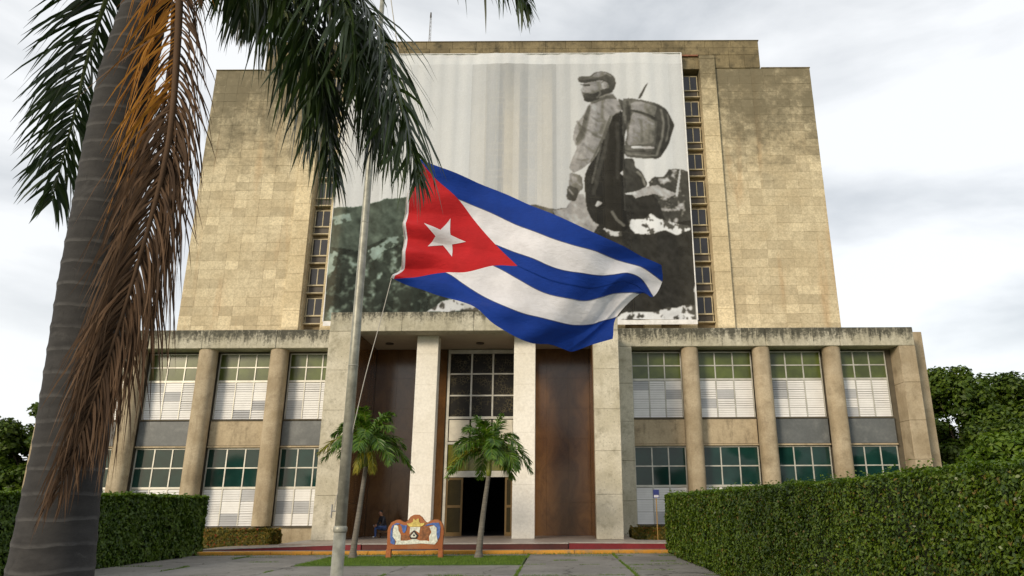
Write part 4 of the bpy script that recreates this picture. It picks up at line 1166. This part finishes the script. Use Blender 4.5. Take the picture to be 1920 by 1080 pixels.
# ------------------------------------------------------------------ palms
def frond_mesh(ctrl, pairs, Lmax, W, droop, plume, rs, fwd=0.5, fwd_tip=0.6, seg=5, n=40, s0=0.10, r0=.03, gap=0.0, curl=0.0, side_bias=(1, 1), face_up=None):
    C = np.array(catmull(ctrl, n))
    T = unit(np.gradient(C, axis=0))
    up = np.array([0, 0, 1.0])
    Sd = np.cross(T, up)
    nrm = np.linalg.norm(Sd, axis=1)
    ref = np.cross(unit(C[-1] - C[0]), up)
    h = C[-1] - C[0]; h[2] = 0
    ref = np.cross(unit(h), up) if np.linalg.norm(h) > .05 else np.array([1.0, 0, 0])
    if face_up is not None: ref = np.array(face_up, float)
    Sd = unit(ref - T * (T @ ref)[:, None])
    Un = np.cross(Sd, T)
    s = np.linspace(s0, 0.995, pairs)
    s = np.concatenate([s, s]); sd = np.concatenate([np.ones(pairs), -np.ones(pairs)])
    s = np.clip(s + rs.normal(0, .004, len(s)), 0, 1)
    keep = rs.random(len(s)) > gap
    s, sd = s[keep], sd[keep]; m = len(s)
    fi = s * n; i = np.minimum(fi.astype(int), n - 1); f = (fi - i)[:, None]
    B = C[i] * (1 - f) + C[i + 1] * f
    t_, S_, U_ = unit(T[i] * (1 - f) + T[i + 1] * f), Sd[i], Un[i]
    el = rs.normal(0.05, plume, m)[:, None]
    fw = (fwd + fwd_tip * s + rs.normal(0, .10, m))[:, None]
    d = unit(S_ * sd[:, None] + t_ * fw + U_ * el)
    L = Lmax * np.sin(np.pi * (.14 + .80 * s)) ** .8 * rs.uniform(.82, 1.1, m)
    L = L * np.where(sd > 0, side_bias[0], side_bias[1])
    wv = unit(t_ - d * np.sum(t_ * d, 1, keepdims=True) + rs.normal(0, .25, (m, 3)))
    dr = droop * rs.uniform(.6, 1.35, m)
    V = np.empty((m, seg + 1, 2, 3))
    prof = np.interp(np.linspace(0, 1, seg + 1), [0, .12, .35, .75, 1], [.45, .9, 1.0, .62, .04])
    cu = rs.normal(0, curl, (m, 3))
    for k in range(seg + 1):
        q = k / seg
        p = B + d * (L * q)[:, None] * (1 - .25 * np.clip(dr, 0, 1.2)[:, None] * q * q) + np.array([0, 0, -1.0]) * (L * dr * q * q)[:, None] + cu * (L * q * q)[:, None]
        w_ = wv * (W * prof[k] * .5)
        V[:, k, 0] = p - w_; V[:, k, 1] = p + w_
    idx = np.arange(m * (seg + 1) * 2).reshape(m, seg + 1, 2)
    F = np.stack([idx[:, :-1, 0].ravel(), idx[:, :-1, 1].ravel(), idx[:, 1:, 1].ravel(), idx[:, 1:, 0].ravel()], 1)
    return V.reshape(-1, 3), F, C, np.repeat(s, seg), np.repeat(sd, seg)

def build_frond(name, parent, origin, ctrl, mats, rs, r0=.03, matpick=None, label=None, **kw):
    V, F, C, sl, sd = frond_mesh(ctrl, rs=rs, **kw)
    Vall, Fall = V - np.array(origin), F
    me_o = np_mesh(name, Vall, Fall, None, parent)
    for m_ in mats[:-1]: me_o.data.materials.append(m_)
    mi = np.zeros(len(Fall), np.int32)
    if matpick is not None: mi[:len(F)] = matpick(sl, sd)
    MB().tube(list(C - np.array(origin)), list(np.linspace(r0, .004, len(C))), 6).build('midrib', mats[-1], me_o, smooth=True)
    me_o.data.polygons.foreach_set('material_index', mi)
    if label: me_o['label'] = label
    return me_o

RP = (-3.44, 5.2, 0.0)
royal = empty('royal_palm', RP)
tag(royal, 'large royal palm on the left with an amber dead frond along its trunk', 'palm tree')
prof_z = [0, .4, .9, 1.3, 1.74, 2.1, 3.3, 4.4, 5.1, 5.6, 6.15]
prof_r = [.36, .32, .28, .254, .233, .226, .232, .224, .205, .182, .168]
prof_x = [0, 0, -.005, -.015, -.036, -.04, -.09, -.12, -.14, -.12, -.06]
m_ = MB()
zz = np.linspace(0, 6.15, 150)
pts, rad = [], []
for z in zz:
    r_ = float(np.interp(z, prof_z, prof_r))
    r_ += 0.006 * max(0, math.cos(2 * math.pi * z / .165)) ** 6
    pts.append((float(np.interp(z, prof_z, prof_x)), .01 * math.sin(z * .8), z)); rad.append(r_)
m_.tube(pts, rad, 40).build('trunk', M['royal_trunk'], royal, smooth=True)
MB().tube([(0, 0, 6.14), (0, 0, 6.4), (0, 0, 6.9), (0, 0, 7.4)], [.175, .20, .17, .10], 24).build('crownshaft', M['shaft'], royal, smooth=True)
prs = np.random.default_rng(21)
green_fronds = [
    [(-3.42, 5.25, 6.8), (-2.95, 5.7, 6.75), (-2.62, 6.0, 6.2), (-2.42, 6.1, 5.6), (-2.34, 6.1, 5.05)],
    [(-3.40, 5.2, 6.85), (-2.45, 5.3, 6.65), (-1.85, 5.35, 5.9), (-1.50, 5.3, 5.1), (-1.36, 5.3, 4.45)],
    [(-3.40, 5.2, 6.8), (-2.65, 5.15, 6.5), (-2.22, 5.1, 5.8), (-1.98, 5.1, 5.2), (-1.86, 5.1, 4.75)],
    [(-3.46, 5.2, 6.75), (-3.99, 5.45, 6.60), (-4.36, 5.75, 5.95), (-4.50, 5.9, 5.15), (-4.57, 5.95, 4.36)],
    [(-3.40, 5.2, 6.75), (-2.85, 5.3, 6.55), (-2.33, 5.4, 5.75), (-2.07, 5.5, 5.03), (-1.88, 5.5, 4.36)],
    [(-3.38, 5.2, 6.85), (-2.24, 5.1, 6.45), (-1.56, 5.0, 5.62), (-1.24, 4.9, 4.75), (-1.04, 4.9, 4.06)],
    [(-3.38, 5.2, 6.95), (-1.83, 5.0, 7.05), (-0.72, 4.9, 6.25), (-0.22, 4.9, 5.60)],
    [(-3.44, 5.3, 6.95), (-3.50, 5.9, 7.25), (-3.40, 6.3, 7.0), (-3.28, 6.55, 6.62)],
    [(-3.42, 5.2, 6.9), (-2.56, 5.6, 6.85), (-2.05, 5.8, 6.15), (-1.80, 5.9, 5.50), (-1.66, 5.9, 4.90)],
    [(-3.42, 5.2, 6.9), (-2.60, 5.0, 6.75), (-2.00, 4.8, 6.10), (-1.62, 4.7, 5.35), (-1.48, 4.7, 4.75)],
    [(-3.50, 5.2, 7.0), (-4.40, 4.6, 7.5), (-5.20, 4.2, 7.0), (-5.70, 4.0, 6.2)],
    [(-3.44, 5.1, 7.0), (-3.20, 4.2, 7.9), (-3.0, 3.3, 8.0), (-2.8, 2.5, 7.4)],
    [(-3.44, 5.3, 7.1), (-3.8, 6.2, 8.3), (-4.2, 7.0, 8.6), (-4.6, 7.9, 8.1)],
    [(-3.44, 5.2, 7.2), (-3.1, 5.5, 8.4), (-2.5, 5.9, 9.1), (-1.7, 6.3, 9.2)],
]
for k, c in enumerate(green_fronds):
    build_frond('frond', royal, RP, c, [M['palm_leaf'], M['palm_rib']], prs, r0=.035,
                pairs=125 if k < 10 else 80, Lmax=.74 if k not in (6, 7) else .55, W=.032, droop=.55, plume=.42, fwd=.55, fwd_tip=.75, curl=.05, face_up=(0.35, 1, 0) if k == 3 else None)
# dead frond hanging down beside the trunk
dead = [(-3.40, 5.02, 6.55), (-3.12, 4.88, 5.95), (-2.98, 4.84, 5.05), (-2.92, 4.82, 4.25), (-2.99, 4.83, 3.40), (-3.12, 4.85, 2.55), (-3.27, 4.86, 1.80)]
build_frond('frond', royal, RP, dead, [M['dead_leaf'], M['amber_leaf'], M['dead_leaf']], prs, r0=.040, label='dead hanging frond, amber above and brown below',
            pairs=200, Lmax=.64, W=.018, droop=1.15, plume=.40, fwd=.45, fwd_tip=1.5, curl=.12, s0=.06, face_up=(1, 0.25, 0), side_bias=(.72, 1.0),
            matpick=lambda s, sd: ((s < .40) & ((sd < 0) | (s < .16)) & (prs.random(len(s) // 5).repeat(5) < np.clip(1.25 - 1.2 * s, 0, 1))).astype(np.int32))
# brown sheath bundle under the dead frond
for q in range(2):
    c = [(-3.10 + .05 * q, 4.86, 5.6), (-2.98 - .05 * q, 4.86, 4.6), (-2.98, 4.85, 3.7), (-3.08, 4.86, 2.9), (-3.20, 4.88, 2.15)]
    build_frond('frond', royal, RP, c, [M['dead_leaf'], M['dead_leaf']], prs, r0=.018, label='withered brown frond hanging along the trunk',
                pairs=95, Lmax=.50, W=.016, droop=1.5, plume=.35, fwd=.8, fwd_tip=1.2, curl=.12, s0=.2, face_up=(1, .25, 0))

def small_palm(x, y, topx, topz, seed, label):
    o = (x, y, 0.0)
    root = empty('small_palm', o)
    tag(root, label, 'palm tree', 'young palms in the grass bed')
    rs = np.random.default_rng(seed)
    dx = topx - x
    ax = catmull([(0, 0, 0), (dx * .15, 0, .6), (dx * .5, 0, 1.6), (dx, 0, topz)], 30)
    rr = [max(.075, .12 - .05 * i / 30) + (.05 * (1 - i / 4) if i < 4 else 0) for i in range(31)]
    MB().tube(ax, rr, 14).build('trunk', M['small_trunk'], root, smooth=True)
    MB().tube([(dx, 0, topz - .05), (dx, 0, topz + .12), (dx + .01, 0, topz + .5), (dx + .02, 0, topz + .85)], [.085, .10, .075, .04], 12).build('crownshaft', M['shaft'], root, smooth=True)
    nf = 26
    for k in range(nf):
        a = 6.283 * (k * .382) + rs.uniform(-.15, .15)
        el = R((8, 52, 26, 68, 16, 38)[k % 6] + rs.uniform(-7, 7))
        Lf = 1.85 * rs.uniform(.88, 1.08)
        h = topz + .78
        ca, sa = math.cos(a), math.sin(a)
        bx, by = x + dx, y
        c = [(bx + ca * Lf * t * math.cos(el) * (1 - .12 * t), by + sa * Lf * t * math.cos(el) * (1 - .12 * t), h + Lf * t * math.sin(el) + .22 * t * (1 - t) * Lf - .62 * Lf * t * t * (.62 * math.cos(el) + .28)) for t in (0, .28, .55, .8, 1.0)]
        old = k == 4
        build_frond('frond', root, o, c, [M['small_palm_old'] if old else M['small_palm_leaf'], M['shaft']], rs, r0=.022,
                    pairs=50, Lmax=.50, W=.046, droop=.36, plume=.38, fwd=.65, fwd_tip=.7, seg=4, n=24, s0=.14)
    if seed == 31:
        for a in (-2.0, -.8):
            ca, sa = math.cos(a), math.sin(a); bx = x + dx
            c = [(bx, y, topz + .3), (bx + ca * .25, y + sa * .25, topz + .45), (bx + ca * .45, y + sa * .45, topz + .1), (bx + ca * .5, y + sa * .5, topz - .25)]
            build_frond('frond', root, o, c, [M['small_palm_old'], M['shaft']], rs, r0=.02, pairs=26, Lmax=.32, W=.03, droop=.9, plume=.3, seg=4, n=16, s0=.2)
small_palm(-7.06, 26.05, -6.82, 3.10, 31, 'young palm with yellowing lower fronds, left of the painted sign board')
small_palm(-2.74, 25.90, -2.46, 2.75, 32, 'young palm with a leaning slim trunk in front of the entrance door')

# ------------------------------------------------------------------ hedges
def lump(a, b, seed): return (fbm(a, b, .55, seed, 3) - .5) * .22 + (fbm(a, b, 2.4, seed + 9, 2) - .5) * .14
def hedge(name, label, x0, x1, y0, y1, h, n_side, n_top, n_end, L, W, mat_, face, group=None, seed=1, near=True, z0=0.02):
    rs = np.random.default_rng(seed)
    root = empty(name, ((x0 + x1) / 2, (y0 + y1) / 2, 0)); tag(root, label, 'hedge', group)
    c = np.array([(x0 + x1) / 2, (y0 + y1) / 2, 0])
    P, N = [], []
    def ysamp(n):
        u = rs.random(n)
        if near: return y0 * (y1 / y0) ** u if y0 > 0 else y0 + (y1 - y0) * u
        return y0 + (y1 - y0) * u
    for sx, xf in ((-1, x0), (1, x1)):
        n = n_side if sx == face else n_side // 6
        y = ysamp(n); z = z0 + (h - z0) * rs.random(n) ** .92
        rnd = np.clip((z - h + .18) / .18, 0, 1)
        d = lump(y, z, seed) - rs.exponential(.05, n) - rnd * rnd * .12
        hole = fbm(y, z, 1.1, seed + 17, 3) + .25 * np.clip(.35 - z, 0, 1)
        d = np.where((hole > .70) & (rs.random(n) < .55), d - .16, d)
        sh_ = rs.random(n) < .02; d = d + sh_ * rs.random(n) * .12
        P.append(np.stack([xf + sx * d, y, z], 1)); N.append(np.stack([np.full(n, sx * 1.0), rs.normal(0, .5, n), .35 + rs.normal(0, .5, n) + rnd], 1))
    y = ysamp(n_top); x = rs.uniform(x0, x1, n_top)
    P.append(np.stack([x, y, h + lump(x, y, seed + 3) * .7 - rs.exponential(.04, n_top) + (rs.random(n_top) < .05) * rs.random(n_top) * .12], 1))
    N.append(np.stack([rs.normal(0, .5, n_top), rs.normal(0, .5, n_top), np.ones(n_top)], 1))
    for sy, yf in ((-1, y0), (1, y1)):
        n = n_end
        x = rs.uniform(x0, x1, n); z = z0 + (h - z0) * rs.random(n)
        d = lump(x, z, seed + 5) - rs.exponential(.05, n)
        P.append(np.stack([x, yf + sy * d, z], 1)); N.append(np.stack([rs.normal(0, .5, n), np.full(n, sy * 1.0), .3 + rs.normal(0, .5, n)], 1))
    P, N = np.concatenate(P), unit(np.concatenate(N))
    far = np.clip(P[:, 1] / 22, .55, 1.25) if near else 1.0
    at_top = P[:, 2] > h - .06
    V, F = leaf_quads(P[at_top], N[at_top], L * rs.uniform(.7, 1.3, at_top.sum()) * (far[at_top] if near else 1.0), W * rs.uniform(.75, 1.25, at_top.sum()) * (far[at_top] if near else 1.0), rs)
    o = np_mesh('top_leaves', V - c, F, M['hedge_top'] if near else mat_, root); tag(o, kind='stuff')  # tall hedges: lighter top colour stands in for light falling on them
    P, N = P[~at_top], N[~at_top]
    far = far[~at_top] if near else 1.0
    V, F = leaf_quads(P, N, L * rs.uniform(.7, 1.3, len(P)) * far, W * rs.uniform(.75, 1.25, len(P)) * far, rs)
    o = np_mesh('leaves', V - c, F, mat_, root); tag(o, kind='stuff')
    MB().box(x0 + .14 - c[0], x1 - .14 - c[0], y0 + .14 - c[1], y1 - .14 - c[1], 0, h - .14, .05).build('twig_core', M['twig'], root)
    return root
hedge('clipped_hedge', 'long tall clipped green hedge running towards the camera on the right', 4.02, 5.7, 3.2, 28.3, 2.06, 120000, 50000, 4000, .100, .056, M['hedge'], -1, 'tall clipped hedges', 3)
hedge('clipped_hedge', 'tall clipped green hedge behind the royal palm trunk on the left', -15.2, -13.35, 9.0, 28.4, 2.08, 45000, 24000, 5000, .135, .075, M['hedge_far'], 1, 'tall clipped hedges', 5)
hedge('low_hedge', 'low yellow and green variegated hedge below the left wing windows', -16.3, -12.55, 32.9, 34.1, .72, 2500, 6000, 5000, .14, .08, M['hedge_gold'], 1, 'low hedges at the wings', 7, False)
hedge('low_hedge', 'low dark variegated hedge below the right wing windows', 3.30, 8.5, 34.0, 35.2, .70, 2500, 5000, 5000, .14, .08, M['hedge_gold'], -1, 'low hedges at the wings', 8, False)

# ------------------------------------------------------------------ trees
def tree(name, label, loc, crown, clumps, per, L, mat_, seed, group=None, trunk_r=.22, cat='tree'):
    """crown = (cx, cy, cz, rx, ry, rz) relative to loc"""
    rs = np.random.default_rng(seed); rr = random.Random(seed)
    root = empty(name, loc); tag(root, label, cat, group)
    cx, cy, cz, rx, ry, rz = crown
    D = unit(rs.normal(size=(clumps, 3))); rad = rs.uniform(.35, .95, clumps) ** .6
    Cc = np.array([cx, cy, cz]) + D * rad[:, None] * np.array([rx, ry, rz]) * .82
    P, N = [], []
    for c in Cc:
        r_ = rs.uniform(.20, .36) * (rx + ry + rz) / 3
        d = unit(rs.normal(size=(per, 3))); q = rs.uniform(.2, 1.0, per) ** .5
        P.append(c + d * (q * r_)[:, None] * np.array([1, 1, .75]))
        N.append(d + np.array([0, 0, .7]) + rs.normal(0, .45, (per, 3)))
    P, N = np.concatenate(P), unit(np.concatenate(N))
    V, F = leaf_quads(P, N, L * rs.uniform(.7, 1.3, len(P)), L * .6 * rs.uniform(.7, 1.3, len(P)), rs)
    o = np_mesh('crown', V, F, mat_, root)
    t = MB(); fork = max(.6, cz - rz * .75)
    t.tube(catmull([(0, 0, 0), (cx * .2 + .05, cy * .2, fork * .5), (cx * .6, cy * .6, fork), (cx, cy, cz)], 12), list(np.linspace(trunk_r, trunk_r * .35, 13)), 10)
    for k in range(min(9, clumps)):
        c = Cc[k]
        a = np.array([cx * .6, cy * .6, fork]); mid = (a + c) / 2 + np.array([0, 0, .1 * rz])
        t.tube(catmull([a, mid, c], 6), list(np.linspace(trunk_r * .45, trunk_r * .1, 7)), 6)
    t.build('trunk', M['bark'], root)
    return root
gB = 'trees beside the library'
tree('broadleaf_tree', 'dark round leafy tree next to the outer corner of the right wing', (27.6, 50.0, 0), (0, 0, 6.9, 3.4, 3.2, 5.2), 60, 330, .34, M['tree_dark'], 41, gB)
tree('broadleaf_tree', 'broad dark tree at the right edge of the photo, behind the bright bush', (33.4, 52.0, 0), (0, 0, 7.1, 4.4, 3.6, 5.3), 70, 330, .36, M['tree_dark'], 42, gB)
tree('broadleaf_tree', 'lower dark tree seen between the wing corner and the bright bush', (27.2, 44.0, 0), (0, 0, 4.0, 3.6, 2.6, 3.0), 44, 300, .32, M['tree_dark'], 43, gB)
tree('leafy_bush', 'bright green bush rising above the right hedge at the photo edge', (19.2, 30.0, 0), (0, 0, 3.1, 2.6, 2.2, 2.1), 44, 300, .24, M['tree_mid'], 44, None, .12, 'bush')
tree('broadleaf_tree', 'dark green tree left of the left wing, nearest to the wall', (-29.6, 41.5, 0), (0, 0, 4.7, 2.8, 2.4, 3.8), 54, 320, .28, M['tree_dark'], 45, gB)
tree('broadleaf_tree', 'mid green tree at the far left edge of the photo behind the hedge', (-33.6, 40.5, 0), (0, 0, 4.4, 3.4, 2.6, 3.9), 58, 320, .28, M['tree_mid'], 46, gB)
tree('overhanging_tree', 'dark leafy twig poking in from the right edge against the sky', (16.35, 19.0, 0), (-.2, .4, 6.3, 3.2, 2.6, 2.2), 60, 420, .22, M['tree_dark'], 47, None, .2)
# trees across the plaza, behind the viewpoint (mirrored in marble and glass)
for k, (x, y, h, r_) in enumerate([(-50, -40, 9, 4.6), (-37, -38, 8, 4.0), (-27, -42, 9, 4.4), (-15, -38, 7.5, 3.8), (-5, -43, 8.5, 4.2), (8, -39, 7.5, 4.0), (18, -44, 9, 4.6), (31, -38, 8, 4.2), (43, -43, 9.5, 4.8)]):
    tree('plaza_tree', 'leafy tree across the plaza, opposite the library', (x, y, 0), (0, 0, h - r_ * .8, r_, r_, r_ * .8), 26, 90, .62, M['tree_dark'], 60 + k, 'trees across the plaza', .25)

# ------------------------------------------------------------------ painted sign board
sb = empty('sign_board', (-4.95, 26.0, 0))
tag(sb, 'low orange board with scalloped top and painted blue, white and yellow relief', 'sign board')
M['terracotta'] = stone('terracotta', (0.40, 0.145, 0.055), (0.28, 0.090, 0.032), 4.0, 0.8, (0.24, 0.16, 0.10), 0.5, bmp=0.3)
M['sb_blue'] = plain('mosaic_blue', (0.05, 0.12, 0.36), 0.6, var=0.35, scale=12)
M['sb_white'] = plain('mosaic_white', (0.62, 0.64, 0.56), 0.6, var=0.25, scale=14)
M['sb_yellow'] = plain('mosaic_yellow', (0.58, 0.46, 0.12), 0.6, var=0.25, scale=12)
M['sb_brown'] = plain('mosaic_brown', (0.22, 0.085, 0.03), 0.7, var=0.4, scale=10)
M['sb_black'] = plain('mosaic_black', (0.02, 0.02, 0.02), 0.6)
def zz_(q): return [((a - 742) * .00187, (960 - b) * .0017 + .03) for a, b in q]
def relief(name, mat_, q, y0, y1, parent=sb):
    poly = zz_(q)
    area = sum(poly[i][0] * poly[(i + 1) % len(poly)][1] - poly[(i + 1) % len(poly)][0] * poly[i][1] for i in range(len(poly)))
    if area < 0: poly = poly[::-1]
    return MB().prism(poly, y0, y1).build(name, mat_, parent)
relief('board', M['terracotta'], [(236, 800), (232, 600), (228, 450), (245, 375), (290, 290), (380, 242), (450, 240), (500, 278), (560, 290), (600, 240), (640, 180), (690, 150), (720, 140), (790, 145), (850, 190), (890, 250), (930, 292), (970, 290), (1010, 260), (1080, 237), (1150, 240), (1210, 280), (1250, 360), (1266, 480), (1258, 600), (1250, 800)], 0, .16)
relief('leg', M['terracotta'], [(225, 803), (310, 803), (312, 962), (222, 965)], -.02, .17)
relief('leg', M['terracotta'], [(1180, 803), (1262, 803), (1262, 990), (1176, 990)], -.02, .17)
for q in ([(290, 420), (320, 345), (385, 300), (450, 310), (430, 330), (340, 345), (320, 430), (330, 560), (380, 650), (370, 715), (300, 690), (285, 560)], [(450, 320), (520, 345), (580, 350), (575, 430), (545, 495), (515, 480), (490, 380)],
          [(915, 365), (960, 325), (1060, 300), (1170, 300), (1200, 380), (1195, 560), (1165, 630), (1135, 520), (1140, 400), (1090, 350), (1020, 340)]):
    relief('blue_relief', M['sb_blue'], q, -.022, .005)
for q in ([(330, 440), (350, 345), (385, 330), (425, 370), (430, 440), (480, 530), (480, 640), (600, 640), (700, 610), (760, 610), (830, 640), (960, 640), (1010, 660), (1000, 560), (1040, 480), (1000, 380), (1080, 350), (1130, 400), (1135, 520), (1160, 650), (1110, 715), (860, 695), (640, 710), (385, 715), (400, 650), (330, 560)],
          [(645, 380), (830, 380), (818, 500), (780, 470), (722, 440), (670, 480), (640, 520)]):
    relief('white_relief', M['sb_white'], q, -.016, .004)
for q in ([(490, 540), (600, 530), (625, 560), (620, 632), (490, 632)], [(845, 385), (985, 385), (1020, 470), (985, 560), (960, 628), (835, 622), (830, 560)]):
    relief('brown_relief', M['sb_brown'], q, -.012, .004)
relief('yellow_relief', M['sb_yellow'], [(585, 310), (640, 310), (690, 280), (700, 215), (735, 250), (790, 210), (805, 280), (830, 310), (905, 300), (900, 340), (840, 372), (640, 372), (600, 345)], -.028, .004)
relief('black_relief', M['sb_black'], [(722, 440), (800, 540), (770, 605), (660, 605), (635, 550)], -.030, .003)
relief('white_relief', M['sb_white'], [(722, 480), (770, 550), (755, 580), (675, 580), (662, 550)], -.036, .002)
relief('black_relief', M['sb_black'], [(715, 515), (745, 530), (735, 560), (705, 550)], -.041, .001)

# ------------------------------------------------------------------ blue sign on a post
bs_ = empty('post_sign', (4.30, 33.0, 0)); tag(bs_, 'small blue sign on a yellow post between the low hedge and tall hedge', 'sign')
MB().tube([(0, 0, 0), (0, 0, 2.30)], .022, 10).build('post', plain('yellow_post', (0.34, 0.20, 0.05), .6), bs_)
MB().box(-.13, .13, -.05, -.035, 2.0, 2.36, .004).build('plate', plain('blue_plate', (0.02, 0.03, 0.16), .4), bs_)
MB().box(-.10, .10, -.056, -.051, 2.03, 2.13).build('pale_panel', plain('pale_panel', (0.5, 0.5, 0.55), .5), bs_)

# ------------------------------------------------------------------ seated person
bench = empty('stone_bench', (-7.85, 34.55, .322)); tag(bench, 'low dark stone seat in the portico under the seated person', 'bench')
MB().box(-.55, .55, -.20, .22, .22, .31, .012).build('seat', M['marble'], bench)
for xx in (-.42, .34): MB().box(xx, xx + .10, -.16, .18, 0.0, .218, .008).build('leg', M['marble'], bench)

def seated_person():
    root = empty('person', (-7.95, 34.45, .322))
    tag(root, 'person in dark jacket and blue jeans sitting in the portico with one leg crossed', 'person')
    V, E, Rr = [], [], []
    def vtx(p, r_, link_to=None):
        V.append(p); Rr.append(r_ if hasattr(r_, '__len__') else (r_, r_))
        if link_to is not None: E.append((link_to, len(V) - 1))
        return len(V) - 1
    pel = vtx((.02, 0, .42), (.15, .12))
    wa = vtx((-.02, -.03, .56), (.135, .105), pel)
    ch = vtx((-.09, -.09, .75), (.16, .12), wa)
    sh = vtx((-.13, -.13, .90), (.11, .085), ch)
    nk = vtx((-.16, -.16, .97), (.05, .05), sh)
    hd0 = vtx((-.185, -.185, 1.03), (.075, .08), nk)
    hd1 = vtx((-.20, -.195, 1.11), (.082, .09), hd0)
    hd2 = vtx((-.195, -.185, 1.165), (.06, .07), hd1)
    # facing (-x, -y): unit f, left side l
    f = Vector((-.75, -.66, 0)).normalized(); lft = Vector((f.y * -1, f.x, 0)) * -1
    lft = Vector((-f.y, f.x, 0))
    B = Vector(V[pel])
    # supporting leg (right)
    hipR = vtx(tuple(B - lft * .10 + f * .06 + Vector((0, 0, -.01))), .095, pel)
    knR = vtx(tuple(B - lft * .12 + f * .44 + Vector((0, 0, .04))), .066, hipR)
    anR = vtx(tuple(B - lft * .12 + f * .42 + Vector((0, 0, -.34))), .042, knR)
    toR = vtx(tuple(B - lft * .13 + f * .56 + Vector((0, 0, -.385))), (.04, .03), anR)
    # crossed leg (left): ankle resting on the right knee
    hipL = vtx(tuple(B + lft * .10 + f * .06 + Vector((0, 0, 0))), .095, pel)
    knL = vtx(tuple(B + lft * .28 + f * .40 + Vector((0, 0, .13))), .066, hipL)
    anL = vtx(tuple(B - lft * .10 + f * .47 + Vector((0, 0, .15))), .045, knL)
    toL = vtx(tuple(B - lft * .22 + f * .50 + Vector((0, 0, .10))), (.04, .03), anL)
    S0 = Vector(V[sh])
    hands = []
    for s_ in (-1, 1):
        a = vtx(tuple(S0 + lft * s_ * .17 + Vector((0, 0, -.03))), .062, sh)
        el = vtx(tuple(S0 + lft * s_ * .23 + f * .08 + Vector((0, 0, -.29))), .046, a)
        wr = vtx(tuple(S0 + lft * s_ * .06 + f * .27 + Vector((0, 0, -.36))), .030, el)
        pm = vtx(tuple(S0 + lft * s_ * .0 + f * .33 + Vector((0, 0, -.375 + .02 * s_))), (.034, .018), wr)
        hands.append(pm)
        for q in range(4):
            k1 = vtx(tuple(Vector(V[pm]) + f * .035 + lft * (q - 1.5) * .017 - lft * s_ * .02 + Vector((0, 0, -.008))), .010, pm)
            vtx(tuple(Vector(V[k1]) + f * (.022 + .006 * (1.5 - abs(q - 1.5))) + Vector((0, 0, -.028))), .008, k1)
        th = vtx(tuple(Vector(V[pm]) + lft * s_ * .035 + f * .01 + Vector((0, 0, .01))), .011, pm)
        vtx(tuple(Vector(V[th]) + f * .03 + Vector((0, 0, .0))), .009, th)
    me = bpy.data.meshes.new('body'); me.from_pydata(V, E, [])
    o = bpy.data.objects.new('body', me); COL.objects.link(o)
    sk = o.modifiers.new('skin', 'SKIN'); sk.use_smooth_shade = True
    if not me.skin_vertices: me.skin_vertices.new()
    for i, r_ in enumerate(Rr): me.skin_vertices[0].data[i].radius = r_
    me.skin_vertices[0].data[0].use_root = True
    ss = o.modifiers.new('sub', 'SUBSURF'); ss.levels = 2; ss.render_levels = 2
    dg = bpy.context.evaluated_depsgraph_get(); dg.update()
    me2 = bpy.data.meshes.new_from_object(o.evaluated_get(dg))
    bpy.data.objects.remove(o)
    me2.name = 'body'
    me2.materials.clear()
    for m_ in (plain('jacket_cloth', (0.016, 0.017, 0.026), .8), plain('jeans', (0.05, 0.10, 0.28), .8, var=.3, scale=9), plain('skin', (0.30, 0.15, 0.09), .55), plain('shoe', (0.42, 0.42, 0.42), .6)):
        me2.materials.append(m_)
    for p in me2.polygons:
        c = p.center
        k = 0
        if c.z > .965: k = 2
        elif c.z < .53 and (c - Vector((V[wa]))).length > .11: k = 1
        dh = min((c - Vector(V[h_])).length for h_ in hands)
        if dh < .085 and c.z > .45: k = 2
        if (c - Vector(V[toR])).length < .10 or (c - Vector(V[toL])).length < .085: k = 3
        p.material_index = k; p.use_smooth = True
    b = link('body', me2, None, root)
    H = Vector(V[hd1])
    # hair cap, nose, ears, eyes
    hm = MB(); n1, n2 = 14, 8; v, ff = [], []
    for i in range(n2 + 1):
        ph = (math.pi * .56) * i / n2
        for k in range(n1):
            th = 6.283 * k / n1
            d = Vector((math.sin(ph) * math.cos(th), math.sin(ph) * math.sin(th), math.cos(ph)))
            cut = d.dot(f)
            p = H + Vector((0, 0, .012)) - f * .018 + Vector((d.x * .090, d.y * .090, d.z * .098)) * (1.0 if not (cut > .45 and d.z < .5) else .82)
            v.append(p)
    for i in range(n2):
        for k in range(n1):
            ff.append((i * n1 + k, i * n1 + (k + 1) % n1, (i + 1) * n1 + (k + 1) % n1, (i + 1) * n1 + k))
    hm.add(v, ff).build('hair', plain('dark_hair', (0.012, 0.010, 0.009), .7), root, smooth=True)
    fc = MB()
    fc.tube([H + f * .078 + Vector((0, 0, .0)), H + f * .104 + Vector((0, 0, -.03)), H + f * .088 + Vector((0, 0, -.038))], [.008, .014, .010], 6)
    for s_ in (-1, 1): fc.tube([H + lft * s_ * .080 + Vector((0, 0, .012)), H + lft * s_ * .090 + Vector((0, 0, -.03))], [.016, .010], 6)
    fc.build('nose_and_ears', me2.materials[2], root, smooth=True)
    ey = MB()
    for s_ in (-1, 1): ey.tube([H + lft * s_ * .032 + f * .072, H + lft * s_ * .032 + f * .088], [.010, .006], 6)
    ey.tube([H + lft * -.025 + f * .082 + Vector((0, 0, -.062)), H + lft * .025 + f * .082 + Vector((0, 0, -.062))], [.006, .006], 6)
    ey.build('eyes_and_mouth', plain('dark_features', (0.03, 0.015, 0.012), .5), root)
seated_person()
